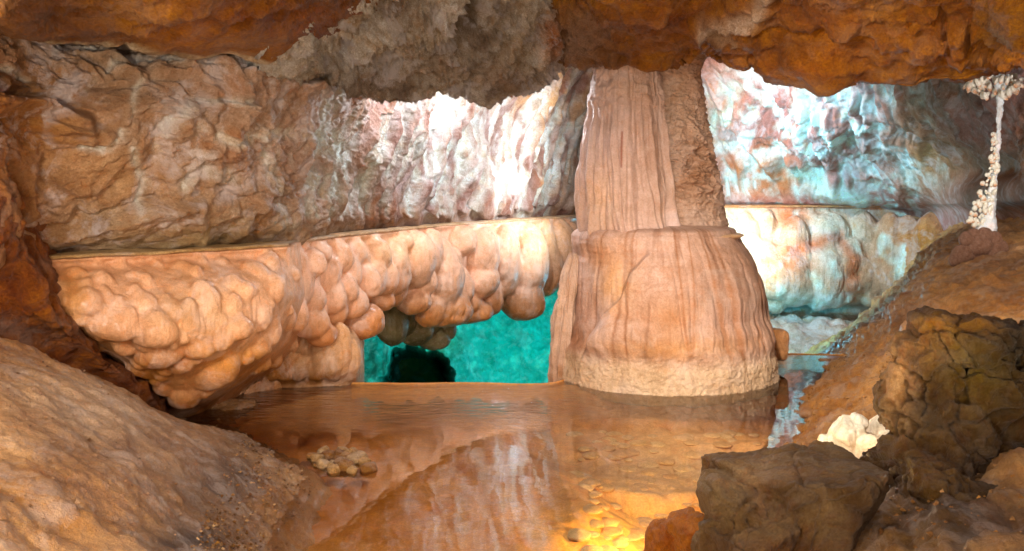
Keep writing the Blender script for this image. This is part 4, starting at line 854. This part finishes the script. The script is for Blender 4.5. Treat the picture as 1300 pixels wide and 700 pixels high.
for k in range(210):
    if k < 110: x = random.uniform(728, 985); D = random.uniform(4.6, 5.7)
    else: x = random.uniform(728, 1000); D = random.uniform(5.7, 6.9)
    r = random.uniform(.03, .075); P0 = SBed.P[np.argmin((SBed.P[:, 0] - (x - 650) / F * D) ** 2 + (SBed.P[:, 1] - D) ** 2)]
    o = bpy.data.objects.new('stone', random.choice(stm)); col.objects.link(o); o.parent = bed
    o.location = tuple(P0 - bl + V(0, 0, -r * .02)); o.scale = (r, r * random.uniform(.8, 1.2), r * random.uniform(.2, .34)); o.rotation_euler = (0, 0, random.uniform(0, 6))
# water
wm_ = bpy.data.materials.new('pool_water'); wm_.use_nodes = True; nt = wm_.node_tree; N = nt.nodes; L = nt.links
for n_ in list(N): N.remove(n_)
out = N.new('ShaderNodeOutputMaterial'); mx = N.new('ShaderNodeMixShader'); tr = N.new('ShaderNodeBsdfTransparent'); gl = N.new('ShaderNodeBsdfGlossy'); fr = N.new('ShaderNodeFresnel')
tr.inputs[0].default_value = (.97, .93, .86, 1); gl.inputs['Roughness'].default_value = .012; gl.inputs[0].default_value = (1, 1, 1, 1); fr.inputs[0].default_value = 1.36
tcw = N.new('ShaderNodeTexCoord'); nw = N.new('ShaderNodeTexNoise'); nw.inputs['Scale'].default_value = 2.2; nw.inputs['Detail'].default_value = 3; L.new(tcw.outputs['Object'], nw.inputs['Vector'])
bw = N.new('ShaderNodeBump'); bw.inputs['Strength'].default_value = .10; bw.inputs['Distance'].default_value = .02; L.new(nw.outputs['Fac'], bw.inputs['Height'])
sx = N.new('ShaderNodeSeparateXYZ'); L.new(tcw.outputs['Object'], sx.inputs[0])
def mr(x, a, b, c_, d_):
    n = N.new('ShaderNodeMapRange'); n.interpolation_type = 'SMOOTHSTEP'; L.new(x, n.inputs[0])
    for k, v_ in enumerate((a, b, c_, d_)): n.inputs[k + 1].default_value = v_
    return n.outputs[0]
mm = N.new('ShaderNodeMath'); mm.operation = 'MULTIPLY'; L.new(mr(sx.outputs[1], 6.2, 7.6, 0, .9), mm.inputs[0]); L.new(mr(sx.outputs[0], .1, .7, 1, 0), mm.inputs[1])
mp2 = N.new('ShaderNodeMapping'); mp2.inputs['Scale'].default_value = (1, 2.6, 1); L.new(tcw.outputs['Object'], mp2.inputs[0])
n5 = N.new('ShaderNodeTexNoise'); n5.inputs['Scale'].default_value = 7; n5.inputs['Detail'].default_value = 4; L.new(mp2.outputs[0], n5.inputs['Vector'])
b5 = N.new('ShaderNodeBump'); b5.inputs['Distance'].default_value = .03; L.new(mm.outputs[0], b5.inputs['Strength']); L.new(n5.outputs['Fac'], b5.inputs['Height']); L.new(bw.outputs[0], b5.inputs['Normal']); bw = b5
L.new(bw.outputs[0], gl.inputs['Normal']); L.new(bw.outputs[0], fr.inputs['Normal']); L.new(fr.outputs[0], mx.inputs[0]); L.new(tr.outputs[0], mx.inputs[1]); L.new(gl.outputs[0], mx.inputs[2]); L.new(mx.outputs[0], out.inputs[0])
edge = [(300, 7.95), (458, 7.93), (520, 7.9), (600, 7.93), (700, 7.92), (740, 8.5), (820, 9.2), (960, 9.25), (1000, 9.3), (1062, 9.25), (1120, 9.2)]
e3 = np.array([pz(x, d, 0) for x, d in edge]); E = cr(e3, params(np.linalg.norm(np.diff(e3, axis=0), axis=1), 120)); E[:, 1] += .02 * fbm(E * 3, 3, 1)
NV = 60; near_ = E.copy(); near_[:, 1] = .5; near_[:, 0] = np.linspace(-1.5, 2.5, 120)
tt = np.linspace(0, 1, NV)[:, None, None]; Gw = near_[None] * (1 - tt) + E[None] * tt; Gw[:, :, 2] = 0
Gw[:, 0, 0] -= 2
wo = link('water', mesh_from('water', Gw.reshape(-1, 3), grid_faces(120, NV)), wm_); tag(wo, kind='structure')
rails = []
for oy, oz in ((-.30, -.25), (-.10, -.04), (-.02, -.006), (.0, .006), (.04, .004), (.10, -.05), (.16, -.4), (.2, -1.1)):
    q = E.copy(); q[:, 1] += oy; q[:, 2] = oz; rails.append(q)
sh = Sheet(rails, 300, 40, flip=True); p = sh.P.copy(); sh.G[:, :, 2] += .004 * fbm(p * 8, 3, 2).reshape(sh.G.shape[:2])
dam = build('pool_rim', sh, M_bed, None, np.tile(lin((204, 136, 84)), (12000, 1)) * (1 + .2 * fbm(p * 4, 3, 3))[:, None], np.full(12000, .2)); tag(dam, kind='structure')

# rock pile in the pool
pile = empty('stone_pile', pz(425, 5.8, 0), 'small heap of pale broken stones poking out of the shallow water on the left', 'stones')
rp = random.Random(12)
for k in range(34):
    x = max(390, min(468, rp.gauss(428, 17))); y = rp.gauss(582, 9); r = rp.uniform(.014, .045)
    D = F * CH / (y - HY)
    o = bpy.data.objects.new('stone', None); bpy.data.objects.remove(o)
    box_rock('stone', pz(x, D, .012 * random.random()), (r * 2.2, r * 2, r * 1.5), None, None, M_sand, random.choice([(186, 140, 100), (170, 120, 80), (200, 156, 120), (150, 100, 60)]), 40 + k, (random.uniform(-.5, .5), random.uniform(-.5, .5), random.uniform(0, 3)), 4, 12, .06, parent=pile)
box_rock('sunken_stone', pz(412, 5.8, -.10), (.34, .26, .16), 'sunken brown stone under the small heap in the pool', 'stone', M_bed, (128, 72, 26), 77, (0, 0, 0), 3, 30, .06)

def gravel(name, sheet, box, n, r0, r1, cols, mat, seed, keep=None):
    g = np.random.default_rng(seed); X, Y = sheet.px(); idx = np.where((X > box[0]) & (X < box[2]) & (Y > box[1]) & (Y < box[3]) & (sheet.P[:, 2] > -.05) & (sheet.P[:, 1] < 9.5))[0]
    if keep is not None: idx = idx[keep(X[idx], Y[idx])]
    w = np.exp(1.3 * fbm(sheet.P[idx] * 1.7, 3, seed)) ; w /= w.sum(); idx = g.choice(idx, n, p=w)
    u = np.array([(1, 0, 0), (-1, 0, 0), (0, 1, 0), (0, -1, 0), (0, 0, 1), (0, 0, -1), (.6, .6, .6), (-.6, .6, .5), (.6, -.6, .5), (-.6, -.6, .6)]) 
    u = u[:6]; f = np.array([(0, 2, 4), (2, 1, 4), (1, 3, 4), (3, 0, 4), (2, 0, 5), (1, 2, 5), (3, 1, 5), (0, 3, 5)])
    r = r0 + (r1 - r0) * g.random(n) ** 3; vv = u[None] * (r[:, None, None]) * (0.6 + .8 * g.random((n, 6, 1))) * V(1, 1, .7)
    a = g.random(n) * 6.28; ca, sa = np.cos(a)[:, None], np.sin(a)[:, None]
    vv = np.stack([vv[:, :, 0] * ca - vv[:, :, 1] * sa, vv[:, :, 0] * sa + vv[:, :, 1] * ca, vv[:, :, 2]], -1) + sheet.P[idx][:, None] + (g.random((n, 1, 3)) - .5) * V(.03, .03, 0)
    cc = lin(np.array(cols)[g.integers(0, len(cols), n)])[:, None] * (.7 + .6 * g.random((n, 1, 1))) * np.ones((1, 6, 1))
    m = mesh_from(name, vv.reshape(-1, 3), (f[None] + 6 * np.arange(n)[:, None, None]).reshape(-1, 3), cc.reshape(-1, 3), np.zeros(n * 6), smooth=False)
    tag(link(name, m, mat), kind='stuff')
gravel('gravel', SLeft, (215, 505, 430, 700), 1700, .003, .012, [(170, 120, 80), (140, 92, 50), (196, 152, 118), (110, 70, 34)], M_sand, 3, lambda x, y: x + .5 * (y - 600) > 285 + 0 * x)
gravel('gravel', SLeft, (0, 440, 330, 700), 1300, .003, .010, [(176, 134, 110), (150, 108, 80)], M_sand, 4)
gravel('gravel', SRight, (900, 450, 1300, 700), 1700, .003, .016, [(170, 116, 70), (150, 100, 58), (186, 138, 100)], M_sand, 5)

# thin white column on the right
T = empty('thin_column', pp(1245, 285, 10.2), 'thin white frosted column joining ceiling and slope near the right edge', 'cave column')
turned('shaft', [(95, 1260, 1280), (120, 1265, 1275), (150, 1266, 1273), (180, 1264, 1270), (210, 1261, 1267), (240, 1256, 1265), (262, 1249, 1264), (285, 1240, 1264), (310, 1232, 1266), (345, 1226, 1270)], 40, 160, 10.2,
       lambda p, X, Y, th: .03 * fbm(p * V(9, 9, 6), 3, 4) + .02 * fbm(p * 30, 2, 5), lambda p, X, Y: blobs(X, Y, (210, 206, 214), []), M_lobe, 1.0, T, .8)
for k in range(110):
    a = random.uniform(-1, 1); x = 1262 + a * 34; y = 106 + random.uniform(-14, 22) * (1 - abs(a) * .6); rr = random.uniform(1.5, 3.6)
    add_lobe(T, LOBES_F, M_lobe, pp(x, y, 10.15 + random.uniform(-.1, .25)), rr, rr * random.uniform(1.2, 3.5), inset=0, name='crystal', tilt=.9)
for k in range(120):
    y = 290 - 120 * random.random() ** 1.6; x = np.interp(y, [215, 285], [1262, 1242]) + random.uniform(-15, 13) * (y - 150) / 130; rr = random.uniform(1.2, 3.2)
    add_lobe(T, LOBES_F, M_lobe, pp(x, y, 10.15), rr, rr * random.uniform(.8, 2), inset=0, name='crystal', tilt=.9)
